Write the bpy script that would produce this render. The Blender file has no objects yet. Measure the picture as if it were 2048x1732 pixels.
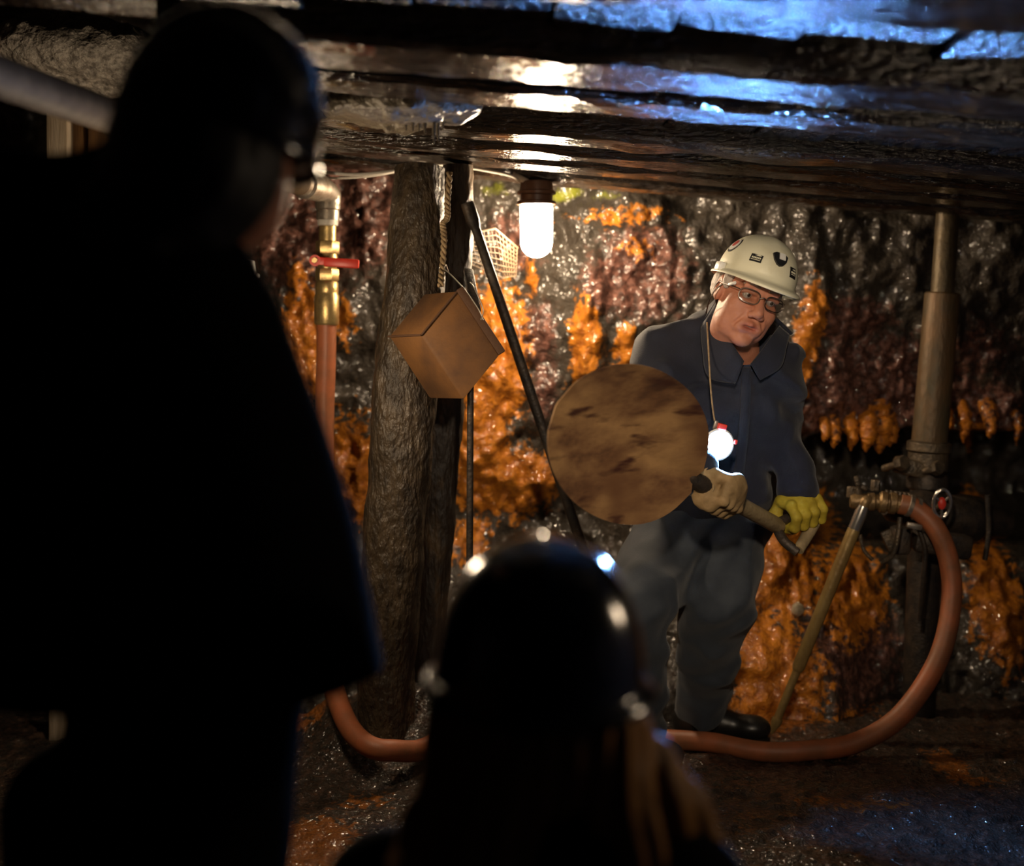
import bpy, math, random
import numpy as np
from mathutils import Vector, Matrix

random.seed(7)
rng = np.random.default_rng(7)
SC = bpy.context.scene
COL = SC.collection

# ------------------------------------------------------------------ camera, world, exposure
F = 2900.0                                   # focal length in pixels of the 2048 x 1732 frame
PITCH = math.atan(226.0 / F)
CAMZ = 1.2
cam_d = bpy.data.cameras.new('camera')
cam = bpy.data.objects.new('camera', cam_d)
COL.objects.link(cam)
cam.location = (0, 0, CAMZ)
cam.rotation_euler = (math.pi / 2 - PITCH, 0, 0)
cam_d.sensor_fit = 'HORIZONTAL'
cam_d.sensor_width = 36.0
cam_d.lens = 36.0 * F / 2048.0
cam_d.clip_start = 0.05
cam_d.clip_end = 60
cam_d.dof.use_dof = True
cam_d.dof.focus_distance = 3.6
cam_d.dof.aperture_fstop = 1.8
SC.camera = cam

world = bpy.data.worlds.new('mine_dark')
SC.world = world
world.use_nodes = True
world.node_tree.nodes['Background'].inputs[0].default_value = (0.0, 0.0, 0.0, 1)
world.node_tree.nodes['Background'].inputs[1].default_value = 0.0

SC.view_settings.view_transform = 'Standard'
SC.view_settings.look = 'None'
SC.view_settings.exposure = 0.0
SC.view_settings.gamma = 1.0
SC.view_settings.use_curve_mapping = False
SC.cycles.use_denoising = True
SC.cycles.sample_clamp_indirect = 4.0
SC.cycles.max_bounces = 4
SC.cycles.caustics_reflective = False
SC.cycles.caustics_refractive = False

BULB_L = 200.0            # radiance of the jar lamp in view
SIDE_L = 105.0            # radiance of the jar lamp further along the drift
CHEST_L = 4200.0         # radiance of the lamp hung on the miner's chest
RIGHT_L = 36.0           # radiance of the jar lamp out of the picture on the right
FILL_W = 108.0           # power of the added, unseen fill lamp above the visitors
WARM = (1.0, 0.74, 0.46)
COOL = (0.15, 0.4, 1.0)


def at(px, py, Y):
    """Point of the place seen at photograph pixel (px, py) at distance Y along the drift."""
    cx, cy = (px - 1024.0) / F, (866.0 - py) / F
    dy = math.cos(PITCH) + cy * math.sin(PITCH)
    dz = -math.sin(PITCH) + cy * math.cos(PITCH)
    t = Y / dy
    return Vector((cx * t, Y, CAMZ + dz * t))


def ground(px, py, z=0.0):
    cx, cy = (px - 1024.0) / F, (866.0 - py) / F
    dy = math.cos(PITCH) + cy * math.sin(PITCH)
    dz = -math.sin(PITCH) + cy * math.cos(PITCH)
    t = (z - CAMZ) / dz
    return Vector((cx * t, dy * t, z))


# ------------------------------------------------------------------ numeric helpers
def vnoise(P, seed=0):
    P = np.asarray(P, dtype=np.float64)
    i = np.floor(P).astype(np.int64)
    f = P - i
    f = f * f * (3 - 2 * f)

    def h(a, b, c):
        n = (a * 374761393 + b * 668265263 + c * 2147483647 + seed * 1274126177) & 0xffffffff
        n = ((n ^ (n >> 13)) * 1274126177) & 0xffffffff
        n = (n ^ (n >> 16)) & 0xffff
        return n / 65535.0
    x, y, z = i[..., 0], i[..., 1], i[..., 2]
    fx, fy, fz = f[..., 0], f[..., 1], f[..., 2]
    r = 0
    for dx in (0, 1):
        for dy in (0, 1):
            for dz in (0, 1):
                w = (fx if dx else 1 - fx) * (fy if dy else 1 - fy) * (fz if dz else 1 - fz)
                r = r + w * h(x + dx, y + dy, z + dz)
    return r * 2 - 1


def fbm(P, freq=1.0, octv=4, seed=0, gain=0.5):
    P = np.asarray(P, dtype=np.float64) * freq
    a, s, r = 1.0, 0.0, 0
    for k in range(octv):
        r = r + a * vnoise(P + 17.3 * k, seed + k)
        s += a
        a *= gain
        P = P * 2.03
    return r / s


def sstep(a, b, x):
    t = np.clip((x - a) / (b - a), 0, 1)
    return t * t * (3 - 2 * t)


# ------------------------------------------------------------------ object helpers
def empty(name, label, cat, loc, group=None):
    o = bpy.data.objects.new(name, None)
    COL.objects.link(o)
    o.location = loc
    o.empty_display_size = 0.05
    tag(o, label, cat, group)
    return o


def tag(o, label=None, cat=None, group=None, kind=None):
    if label:
        o['label'] = label
    if cat:
        o['category'] = cat
    if group:
        o['group'] = group
    if kind:
        o['kind'] = kind
    return o


def mesh_obj(name, V, Fc, mat, parent=None, smooth=True, attrs=None, origin=None):
    """Link one mesh object; V is in world coordinates."""
    V = np.asarray(V, dtype=np.float64)
    if parent is not None:
        base = np.array(parent['_base'] if '_base' in parent else parent.location)
    elif origin is not None:
        base = np.array(origin)
    else:
        base = np.zeros(3)
    me = bpy.data.meshes.new(name)
    me.from_pydata((V - base).tolist(), [], Fc.tolist() if hasattr(Fc, 'tolist') else Fc)
    me.validate()
    if smooth:
        me.polygons.foreach_set('use_smooth', [True] * len(me.polygons))
    for k, a in (attrs or {}).items():
        at_ = me.attributes.new(k, 'FLOAT', 'POINT')
        at_.data.foreach_set('value', np.asarray(a, dtype=np.float32))
    me.materials.append(mat)
    me.update()
    o = bpy.data.objects.new(name, me)
    COL.objects.link(o)
    if parent is not None:
        o.parent = parent
        o['_base'] = [float(x) for x in base]
    else:
        o.location = Vector(base)
        o['_base'] = [float(x) for x in base]
    return o


class MB:
    def __init__(self):
        self.v, self.f = [], []

    def add(self, v, f):
        n = len(self.v)
        self.v += [tuple(p) for p in v]
        self.f += [tuple(i + n for i in q) for q in f]
        return self

    def tube(self, pts, r, n=14, cap=True, up=None, sq=1.0):
        pts = [Vector(p) for p in pts]
        m = len(pts)
        rr = list(r) if hasattr(r, '__len__') else [r] * m
        tang = []
        for i in range(m):
            a, b = pts[max(i - 1, 0)], pts[min(i + 1, m - 1)]
            d = b - a
            if d.length < 1e-7:
                d = pts[-1] - pts[0]
            tang.append(d.normalized())
        t0 = tang[0]
        ref = Vector(up) if up else (Vector((0, 0, 1)) if abs(t0.z) < 0.9 else Vector((1, 0, 0)))
        u = (ref - t0 * ref.dot(t0)).normalized()
        vs, fs = [], []
        for i in range(m):
            t = tang[i]
            u = (u - t * u.dot(t))
            u.normalize()
            w = t.cross(u)
            for k in range(n):
                a = 2 * math.pi * k / n
                vs.append(pts[i] + (u * math.cos(a) + w * math.sin(a) * sq) * rr[i])
        for i in range(m - 1):
            for k in range(n):
                k2 = (k + 1) % n
                fs.append((i * n + k, i * n + k2, (i + 1) * n + k2, (i + 1) * n + k))
        if cap:
            fs.append(tuple(reversed(range(n))))
            fs.append(tuple((m - 1) * n + k for k in range(n)))
        return self.add(vs, fs)

    def lathe(self, a, b, prof, n=20):
        """prof: list of (t along a->b, radius); sharp steps keep two entries at one t."""
        a, b = Vector(a), Vector(b)
        d = b - a
        t0 = d.normalized()
        ref = Vector((0, 0, 1)) if abs(t0.z) < 0.9 else Vector((1, 0, 0))
        u = (ref - t0 * ref.dot(t0)).normalized()
        w = t0.cross(u)
        vs, fs = [], []
        m = len(prof)
        for (t, r) in prof:
            for k in range(n):
                an = 2 * math.pi * k / n
                vs.append(a + d * t + (u * math.cos(an) + w * math.sin(an)) * r)
        for i in range(m - 1):
            for k in range(n):
                k2 = (k + 1) % n
                fs.append((i * n + k, i * n + k2, (i + 1) * n + k2, (i + 1) * n + k))
        fs.append(tuple(reversed(range(n))))
        fs.append(tuple((m - 1) * n + k for k in range(n)))
        return self.add(vs, fs)

    def box(self, c, s, R=None, bev=0.0):
        c = Vector(c)
        R = R or Matrix.Identity(3)
        x, y, z = [k / 2 for k in s]
        if bev <= 0:
            vs = [c + R @ Vector((sx * x, sy * y, sz * z)) for sx in (-1, 1) for sy in (-1, 1) for sz in (-1, 1)]
            fs = [(0, 1, 3, 2), (4, 6, 7, 5), (0, 4, 5, 1), (2, 3, 7, 6), (0, 2, 6, 4), (1, 5, 7, 3)]
            return self.add(vs, fs)
        b = min(bev, x * .9, y * .9, z * .9)
        import bmesh
        bm = bmesh.new()
        bmesh.ops.create_cube(bm, size=1.0)
        for v in bm.verts:
            v.co = Vector((v.co.x * 2 * x, v.co.y * 2 * y, v.co.z * 2 * z))
        bmesh.ops.bevel(bm, geom=list(bm.edges), offset=b, segments=2, affect='EDGES', profile=0.5)
        bm.verts.index_update()
        vs = [c + R @ v.co for v in bm.verts]
        fs = [[v.index for v in f.verts] for f in bm.faces]
        bm.free()
        return self.add(vs, fs)

    def hexnut(self, a, b, r):
        return self.lathe(a, b, [(0, r * .93), (0.08, r), (0.92, r), (1, r * .93)], n=6)

    def ball(self, c, r, n=14, sc=(1, 1, 1), R=None):
        c = Vector(c)
        R = R or Matrix.Identity(3)
        vs, fs = [], []
        m = n
        for i in range(m + 1):
            th = math.pi * i / m
            for k in range(2 * n):
                ph = math.pi * k / n
                vs.append(c + R @ Vector((sc[0] * r * math.sin(th) * math.cos(ph), sc[1] * r * math.sin(th) * math.sin(ph), sc[2] * r * math.cos(th))))
        N = 2 * n
        for i in range(m):
            for k in range(N):
                fs.append((i * N + k, (i + 1) * N + k, (i + 1) * N + (k + 1) % N, i * N + (k + 1) % N))
        return self.add(vs, fs)

    def build(self, name, mat, parent=None, smooth=True, label=None, origin=None, sharp=None):
        o = mesh_obj(name, np.array([tuple(p) for p in self.v]), [list(q) for q in self.f], mat, parent, smooth, origin=origin)
        if smooth:
            ang = sharp if sharp is not None else 38
            me = o.data
            try:
                me.set_sharp_from_angle(angle=math.radians(ang))
            except Exception:
                pass
        if label:
            o['label'] = label
        return o


def spline(pts, n=12):
    pts = [Vector(p) for p in pts]
    P = [pts[0] * 2 - pts[1]] + pts + [pts[-1] * 2 - pts[-2]]
    out = []
    for i in range(1, len(P) - 2):
        for k in range(n):
            t = k / n
            a, b, c, d = P[i - 1], P[i], P[i + 1], P[i + 2]
            out.append(0.5 * ((2 * b) + (c - a) * t + (2 * a - 5 * b + 4 * c - d) * t * t + (3 * b - a - 3 * c + d) * t ** 3))
    out.append(pts[-1])
    return out


# ------------------------------------------------------------------ signed distance modelling
class Field:
    def __init__(self, lo, hi, h):
        self.lo, self.h = np.array(lo, float), h
        n = np.ceil((np.array(hi, float) - self.lo) / h).astype(int) + 1
        ax = [self.lo[i] + h * np.arange(n[i]) for i in range(3)]
        X, Y, Z = np.meshgrid(*ax, indexing='ij')
        self.P = np.stack([X, Y, Z], -1).astype(np.float32)
        self.D = np.full(X.shape, 9.0, np.float32)
        self.loc = self.P

    def frame(self, C=None, R=None):
        """Following shapes are given in the local frame with origin C and rotation R."""
        if C is None:
            self.loc = self.P
        else:
            M = np.array(R, dtype=np.float32)
            self.loc = (self.P - np.array(C, dtype=np.float32)) @ M
        return self

    def cap(self, a, b, ra, rb=None):
        rb = ra if rb is None else rb
        a, b = np.array(a, np.float32), np.array(b, np.float32)
        ba = b - a
        pa = self.loc - a
        t = np.clip((pa @ ba) / max(float(ba @ ba), 1e-9), 0, 1)
        q = pa - t[..., None] * ba
        return np.sqrt((q * q).sum(-1)) - (ra + (rb - ra) * t)

    def ell(self, c, r, R=None):
        q = self.loc - np.array(c, np.float32)
        if R is not None:
            q = q @ np.array(R, dtype=np.float32)
        r = np.array(r, np.float32)
        k0 = np.sqrt(((q / r) ** 2).sum(-1))
        k1 = np.sqrt(((q / (r * r)) ** 2).sum(-1)) + 1e-9
        return k0 * (k0 - 1) / k1

    def add(self, d, k=0.02):
        a, b = self.D, d
        h = np.clip(0.5 + 0.5 * (b - a) / k, 0, 1)
        self.D = (b * (1 - h) + a * h - k * h * (1 - h)).astype(np.float32)
        return self

    def sub(self, d, k=0.01):
        a, b = self.D, -d
        h = np.clip(0.5 - 0.5 * (b - a) / k, 0, 1)
        self.D = (b * (1 - h) + a * h + k * h * (1 - h)).astype(np.float32)
        return self

    def mesh(self):
        D, h, lo = self.D, self.h, self.lo
        S = D < 0
        n = D.shape
        cs = np.zeros((n[0] - 1, n[1] - 1, n[2] - 1), np.int8)
        for dx in (0, 1):
            for dy in (0, 1):
                for dz in (0, 1):
                    cs += S[dx:n[0] - 1 + dx, dy:n[1] - 1 + dy, dz:n[2] - 1 + dz]
        act = (cs > 0) & (cs < 8)
        idx = np.argwhere(act)
        ids = np.full(act.shape, -1, np.int64)
        ids[act] = np.arange(len(idx))
        acc = np.zeros((len(idx), 3))
        cnt = np.zeros(len(idx))
        corners = [(x, y, z) for x in (0, 1) for y in (0, 1) for z in (0, 1)]
        for c in corners:
            for ax in range(3):
                if c[ax] == 0:
                    e = list(c)
                    e[ax] = 1
                    i0, i1 = idx + np.array(c), idx + np.array(e)
                    d0, d1 = D[i0[:, 0], i0[:, 1], i0[:, 2]], D[i1[:, 0], i1[:, 1], i1[:, 2]]
                    m = (d0 < 0) != (d1 < 0)
                    t = np.where(m, d0 / np.where(d0 - d1 == 0, 1, d0 - d1), 0)
                    p = i0 + t[:, None] * (np.array(e) - np.array(c))
                    acc[m] += p[m]
                    cnt[m] += 1
        V = lo + h * acc / cnt[:, None]
        faces = []
        for ax in range(3):
            b, c = (ax + 1) % 3, (ax + 2) % 3
            sl0 = [slice(None)] * 3
            sl1 = [slice(None)] * 3
            sl0[ax], sl1[ax] = slice(0, -1), slice(1, None)
            s0, s1 = S[tuple(sl0)], S[tuple(sl1)]
            E = np.argwhere(s0 != s1)
            E = E[(E[:, b] > 0) & (E[:, c] > 0) & (E[:, b] < n[b] - 1) & (E[:, c] < n[c] - 1)]
            q = []
            for (db, dc) in ((-1, -1), (0, -1), (0, 0), (-1, 0)):
                e = E.copy()
                e[:, b] += db
                e[:, c] += dc
                q.append(ids[e[:, 0], e[:, 1], e[:, 2]])
            Q = np.stack(q, 1)
            flip = ~s0[E[:, 0], E[:, 1], E[:, 2]]
            Q[flip] = Q[flip][:, ::-1]
            faces.append(Q)
        Fc = np.concatenate(faces)
        return V, Fc

    def build(self, name, mat, parent=None, attrs=None, label=None, origin=None):
        V, Fc = self.mesh()
        o = mesh_obj(name, V, Fc, mat, parent, True, attrs(V) if attrs else None, origin=origin)
        if label:
            o['label'] = label
        return o


# ------------------------------------------------------------------ materials
def new_mat(name):
    m = bpy.data.materials.new(name)
    m.use_nodes = True
    nt = m.node_tree
    return m, nt, nt.nodes, nt.links, nt.nodes['Principled BSDF']


def pbr(name, col, rough=0.5, metal=0.0, spec=0.5, col2=None, nscale=20.0, mixlo=0.4, mixhi=0.65,
        bump=0.0, bscale=80.0, stretch=(1, 1, 1), bdist=0.01, coat=0.0, rough2=None, sheen=0.0):
    m, nt, N, L, B = new_mat(name)
    B.inputs['Base Color'].default_value = (*col, 1)
    B.inputs['Roughness'].default_value = rough
    B.inputs['Metallic'].default_value = metal
    B.inputs['Specular IOR Level'].default_value = spec
    B.inputs['Coat Weight'].default_value = coat
    B.inputs['Sheen Weight'].default_value = sheen
    tc = N.new('ShaderNodeTexCoord')
    mp = N.new('ShaderNodeMapping')
    mp.inputs['Scale'].default_value = stretch
    L.new(tc.outputs['Object'], mp.inputs['Vector'])
    if col2 is not None or rough2 is not None:
        no = N.new('ShaderNodeTexNoise')
        no.inputs['Scale'].default_value = nscale
        no.inputs['Detail'].default_value = 5
        no.inputs['Roughness'].default_value = 0.62
        L.new(mp.outputs['Vector'], no.inputs['Vector'])
        rp = N.new('ShaderNodeMapRange')
        rp.inputs['From Min'].default_value = mixlo
        rp.inputs['From Max'].default_value = mixhi
        L.new(no.outputs['Fac'], rp.inputs['Value'])
        if col2 is not None:
            mx = N.new('ShaderNodeMix')
            mx.data_type = 'RGBA'
            mx.inputs[6].default_value = (*col, 1)
            mx.inputs[7].default_value = (*col2, 1)
            L.new(rp.outputs['Result'], mx.inputs[0])
            L.new(mx.outputs[2], B.inputs['Base Color'])
        if rough2 is not None:
            mr = N.new('ShaderNodeMapRange')
            mr.inputs['To Min'].default_value = rough
            mr.inputs['To Max'].default_value = rough2
            L.new(rp.outputs['Result'], mr.inputs['Value'])
            L.new(mr.outputs['Result'], B.inputs['Roughness'])
    if bump > 0:
        nb = N.new('ShaderNodeTexNoise')
        nb.inputs['Scale'].default_value = bscale
        nb.inputs['Detail'].default_value = 4
        L.new(mp.outputs['Vector'], nb.inputs['Vector'])
        bp = N.new('ShaderNodeBump')
        bp.inputs['Strength'].default_value = bump
        bp.inputs['Distance'].default_value = bdist
        L.new(nb.outputs['Fac'], bp.inputs['Height'])
        L.new(bp.outputs['Normal'], B.inputs['Normal'])
        L.new(bp.outputs['Normal'], B.inputs['Coat Normal'])
    B.inputs['Coat Roughness'].default_value = 0.08
    return m


def emit(name, col, strength):
    m, nt, N, L, B = new_mat(name)
    B.inputs['Base Color'].default_value = (0.8, 0.8, 0.8, 1)
    B.inputs['Emission Color'].default_value = (*col, 1)
    B.inputs['Emission Strength'].default_value = strength
    return m


def rock_mat(name, base, base2, ochre, ochre2, gran, moss, bump=0.9, rough=(0.3, 0.5), scale=1.0, coat_rough=0.045, wet=0.011):
    """Wet rock; the attributes ochre, gran and moss say which deposit covers which spot."""
    m, nt, N, L, B = new_mat(name)
    tc = N.new('ShaderNodeTexCoord')

    def noise(s, d=5, r=0.6):
        n = N.new('ShaderNodeTexNoise')
        n.inputs['Scale'].default_value = s * scale
        n.inputs['Detail'].default_value = d
        n.inputs['Roughness'].default_value = r
        L.new(tc.outputs['Object'], n.inputs['Vector'])
        return n

    def mix(f, a, b):
        x = N.new('ShaderNodeMix')
        x.data_type = 'RGBA'
        if f is not None:
            L.new(f, x.inputs[0])
        for k, c in ((6, a), (7, b)):
            if isinstance(c, tuple):
                x.inputs[k].default_value = (*c, 1)
            else:
                L.new(c, x.inputs[k])
        return x.outputs[2]

    def ramp(v, a, b):
        r = N.new('ShaderNodeMapRange')
        r.inputs['From Min'].default_value = a
        r.inputs['From Max'].default_value = b
        L.new(v, r.inputs['Value'])
        return r.outputs['Result']

    def attr(k, n, amount=0.55, lo=0.35, hi=0.6):
        a = N.new('ShaderNodeAttribute')
        a.attribute_name = k
        s = N.new('ShaderNodeMath')
        s.operation = 'MULTIPLY_ADD'
        L.new(n.outputs['Fac'], s.inputs[0])
        s.inputs[1].default_value = amount
        L.new(a.outputs['Fac'], s.inputs[2])
        return ramp(s.outputs[0], lo + amount * 0.5, hi + amount * 0.5)
    n1, n2, n3 = noise(9), noise(38), noise(112, 1.5)
    c = mix(ramp(n1.outputs['Fac'], 0.35, 0.7), base, base2)
    g = mix(ramp(n2.outputs['Fac'], 0.42, 0.62), tuple(0.25 * k for k in gran), gran)
    c = mix(attr('gran', n2, 0.8, 0.2, 0.5), c, g)
    oc = mix(ramp(n2.outputs['Fac'], 0.35, 0.65), ochre2, ochre)
    c = mix(attr('ochre', n2, 1.3, 0.36, 0.5), c, oc)
    c = mix(attr('moss', n2, 0.7, 0.3, 0.55), c, moss)
    L.new(c, B.inputs['Base Color'])
    rr = N.new('ShaderNodeMapRange')
    rr.inputs['From Min'].default_value = 0.35
    rr.inputs['From Max'].default_value = 0.65
    rr.inputs['To Min'].default_value = rough[0]
    rr.inputs['To Max'].default_value = rough[1]
    L.new(n1.outputs['Fac'], rr.inputs['Value'])
    L.new(rr.outputs['Result'], B.inputs['Roughness'])
    b1 = N.new('ShaderNodeBump')
    b1.inputs['Strength'].default_value = bump
    b1.inputs['Distance'].default_value = 0.011
    L.new(n2.outputs['Fac'], b1.inputs['Height'])
    b2 = N.new('ShaderNodeBump')
    b2.inputs['Strength'].default_value = bump * 0.8
    b2.inputs['Distance'].default_value = 0.008
    L.new(n3.outputs['Fac'], b2.inputs['Height'])
    L.new(b1.outputs['Normal'], b2.inputs['Normal'])
    L.new(b2.outputs['Normal'], B.inputs['Normal'])
    n4 = noise(66, 0.6)
    b3 = N.new('ShaderNodeBump')
    b3.inputs['Strength'].default_value = 1.0
    b3.inputs['Distance'].default_value = wet
    L.new(n4.outputs['Fac'], b3.inputs['Height'])
    B.inputs['Coat Weight'].default_value = 1.0
    B.inputs['Coat Roughness'].default_value = coat_rough
    B.inputs['Coat IOR'].default_value = 1.5
    B.inputs['Specular IOR Level'].default_value = 0.2
    L.new(b3.outputs['Normal'], B.inputs['Coat Normal'])
    return m


M = {}
M['rock'] = rock_mat('wet_rock', (0.03, 0.025, 0.02), (0.066, 0.054, 0.042), (0.58, 0.205, 0.019), (0.28, 0.085, 0.012),
                     (0.2, 0.09, 0.068), (0.22, 0.24, 0.02))
M['floor'] = rock_mat('wet_gravel', (0.02, 0.018, 0.016), (0.05, 0.043, 0.034), (0.3, 0.1, 0.014), (0.15, 0.05, 0.01),
                      (0.12, 0.07, 0.05), (0.1, 0.06, 0.02), bump=1.0, rough=(0.25, 0.4), scale=1.2, coat_rough=0.13, wet=0.012)
M['beam'] = pbr('wet_black_timber', (0.010, 0.007, 0.005), 0.12, col2=(0.034, 0.021, 0.012), nscale=14, stretch=(0.5, 2, 2),
                bump=1.0, bscale=52, bdist=0.013, rough2=0.28, coat=0.8)
M['board'] = pbr('wet_lagging_board', (0.010, 0.008, 0.007), 0.15, col2=(0.03, 0.025, 0.02), nscale=16, stretch=(2, 0.6, 2),
                 bump=1.0, bscale=45, bdist=0.012, rough2=0.32, coat=0.8)
M['post'] = pbr('weathered_log', (0.03, 0.021, 0.013), 0.5, col2=(0.085, 0.06, 0.036), nscale=22, stretch=(1, 1, 0.45),
                bump=1.0, bscale=75, bdist=0.014, rough2=0.35)
M['postdark'] = pbr('dark_log', (0.03, 0.02, 0.013), 0.55, col2=(0.16, 0.1, 0.05), nscale=18, stretch=(1, 1, 0.3),
                    bump=1.0, bscale=70, bdist=0.012, mixlo=0.5, mixhi=0.7)
M['palewood'] = pbr('pale_timber', (0.6, 0.5, 0.38), 0.7, col2=(0.45, 0.35, 0.24), nscale=14, stretch=(4, 4, 0.4), bump=0.4, bscale=60)
M['brownwood'] = pbr('brown_timber', (0.2, 0.1, 0.035), 0.65, col2=(0.12, 0.06, 0.025), nscale=14, stretch=(4, 4, 0.4), bump=0.4, bscale=60)
M['rust'] = pbr('rusty_sheet', (0.16, 0.068, 0.016), 0.75, col2=(0.085, 0.036, 0.011), nscale=9, bump=0.25, bscale=140, bdist=0.003)
M['rustin'] = pbr('rusty_sheet_edge', (0.07, 0.03, 0.012), 0.8, bump=0.2, bscale=100)
M['steel'] = pbr('galvanised_steel', (0.42, 0.38, 0.33), 0.4, 0.75, col2=(0.26, 0.21, 0.16), nscale=30, bump=0.1, bscale=150)
M['pipebrown'] = pbr('dull_brown_pipe', (0.07, 0.042, 0.022), 0.7, 0.0, spec=0.2, col2=(0.12, 0.08, 0.045), nscale=12, bump=0.1, bscale=60)
M['drillbrass'] = pbr('dirty_brass', (0.28, 0.18, 0.08), 0.45, 0.6, col2=(0.16, 0.1, 0.05), nscale=35, bump=0.2, bscale=150)
M['brass'] = pbr('aged_brass', (0.62, 0.45, 0.19), 0.38, 0.8, col2=(0.42, 0.3, 0.14), nscale=35, bump=0.1, bscale=150)
M['red'] = pbr('red_vinyl', (0.75, 0.05, 0.03), 0.4)
M['hose'] = pbr('orange_rubber_hose', (0.42, 0.125, 0.05), 0.5, col2=(0.26, 0.1, 0.045), nscale=12, bump=0.2, bscale=160, bdist=0.002)
M['blacksteel'] = pbr('blackened_steel', (0.03, 0.025, 0.022), 0.5, 0.3, col2=(0.07, 0.05, 0.035), nscale=25, bump=0.3, bscale=120)
M['ironold'] = pbr('old_iron', (0.075, 0.06, 0.045), 0.45, 0.5, col2=(0.16, 0.115, 0.07), nscale=30, bump=0.4, bscale=120)
M['prop'] = pbr('ochre_steel_prop', (0.16, 0.09, 0.04), 0.5, 0.25, col2=(0.09, 0.07, 0.04), nscale=16, stretch=(1, 1, .4), bump=0.3, bscale=90)
M['proptop'] = pbr('inner_steel_prop', (0.13, 0.095, 0.05), 0.45, 0.35, col2=(0.08, 0.06, 0.035), nscale=16, bump=0.3, bscale=90)
M['leg'] = pbr('yellowed_drill_leg', (0.3, 0.2, 0.07), 0.42, 0.35, col2=(0.2, 0.12, 0.04), nscale=20, stretch=(1, 1, .5), bump=0.2, bscale=90)
M['chrome'] = pbr('bright_fitting', (0.7, 0.66, 0.6), 0.2, 0.9)
M['wire'] = pbr('steel_wire', (0.5, 0.45, 0.38), 0.4, 0.7)
M['meshwire'] = pbr('rusty_steel_mesh', (0.1, 0.065, 0.035), 0.6, 0.0)
M['rope'] = pbr('hemp_rope', (0.42, 0.3, 0.17), 0.8, col2=(0.25, 0.17, 0.09), nscale=60)
M['cable'] = pbr('white_cable', (0.6, 0.56, 0.5), 0.5)
M['lampbase'] = pbr('brown_lamp_base', (0.1, 0.045, 0.025), 0.4)
M['bulb'] = emit('lit_jar_glass', (1.0, 0.76, 0.5), BULB_L)
M['sidebulb'] = emit('lit_jar_glass_far', (1.0, 0.76, 0.5), SIDE_L)
M['rightbulb'] = emit('lit_jar_glass_right', (1.0, 0.76, 0.5), RIGHT_L)
M['chestlight'] = emit('lit_lamp_lens', COOL, CHEST_L)
M['jacket'] = pbr('navy_work_jacket', (0.009, 0.011, 0.023), 0.85, col2=(0.014, 0.016, 0.031), nscale=18, bump=0.35, bscale=300, bdist=0.002, sheen=0.15)
M['trousers'] = pbr('grey_blue_trousers', (0.021, 0.028, 0.04), 0.85, col2=(0.032, 0.04, 0.053), nscale=14, bump=0.35, bscale=300, bdist=0.002, sheen=0.15)
M['shirt'] = pbr('dark_blue_shirt', (0.03, 0.045, 0.09), 0.85)
M['boot'] = pbr('black_rubber_boot', (0.012, 0.011, 0.01), 0.35)
M['glove'] = pbr('tan_leather_glove', (0.34, 0.23, 0.11), 0.75, col2=(0.22, 0.14, 0.06), nscale=22, bump=0.3, bscale=120, bdist=0.003)
M['gloveyel'] = pbr('yellow_glove', (0.5, 0.38, 0.03), 0.75, col2=(0.36, 0.26, 0.02), nscale=22, bump=0.3, bscale=120, bdist=0.003)
M['wood'] = pbr('shovel_shaft_wood', (0.33, 0.25, 0.14), 0.5, col2=(0.22, 0.16, 0.085), nscale=16, stretch=(1, 1, 1), bump=0.2, bscale=80)
M['hatwhite'] = pbr('cream_hat_plastic', (0.82, 0.79, 0.6), 0.4, col2=(0.66, 0.61, 0.42), nscale=12, mixlo=0.5, mixhi=0.8, bump=0.05, bscale=60)
M['black'] = pbr('black_plastic', (0.012, 0.012, 0.013), 0.45)
M['white'] = pbr('white_reflector', (0.85, 0.84, 0.8), 0.35)
M['redsticker'] = pbr('red_print', (0.45, 0.04, 0.03), 0.5)
M['hatblack'] = pbr('glossy_black_hat', (0.006, 0.006, 0.007), 0.16, spec=0.6, coat=0.3)
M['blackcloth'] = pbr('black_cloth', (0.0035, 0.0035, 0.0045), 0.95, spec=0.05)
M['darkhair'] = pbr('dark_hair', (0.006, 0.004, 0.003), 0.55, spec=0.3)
M['greyhair'] = pbr('grey_brow', (0.22, 0.15, 0.11), 0.7)
M['whitehair'] = pbr('white_hair', (0.45, 0.38, 0.33), 0.6, bump=0.6, bscale=200, stretch=(1, 1, 0.3), bdist=0.004)
M['eyewhite'] = pbr('eye_white', (0.36, 0.3, 0.26), 0.25)
M['iris'] = pbr('dark_iris', (0.03, 0.018, 0.01), 0.15)
M['frame'] = pbr('thin_dark_frame', (0.05, 0.035, 0.025), 0.3, 0.6)
m, nt, N, L, B = new_mat('clear_lens')
tr = N.new('ShaderNodeBsdfTransparent')
tr.inputs[0].default_value = (0.93, 0.93, 0.92, 1)
gs = N.new('ShaderNodeBsdfGlossy')
gs.inputs['Roughness'].default_value = 0.05
ms_ = N.new('ShaderNodeMixShader')
ms_.inputs[0].default_value = 0.05
L.new(tr.outputs[0], ms_.inputs[1])
L.new(gs.outputs[0], ms_.inputs[2])
L.new(ms_.outputs[0], N['Material Output'].inputs['Surface'])
M['lens'] = m


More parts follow.
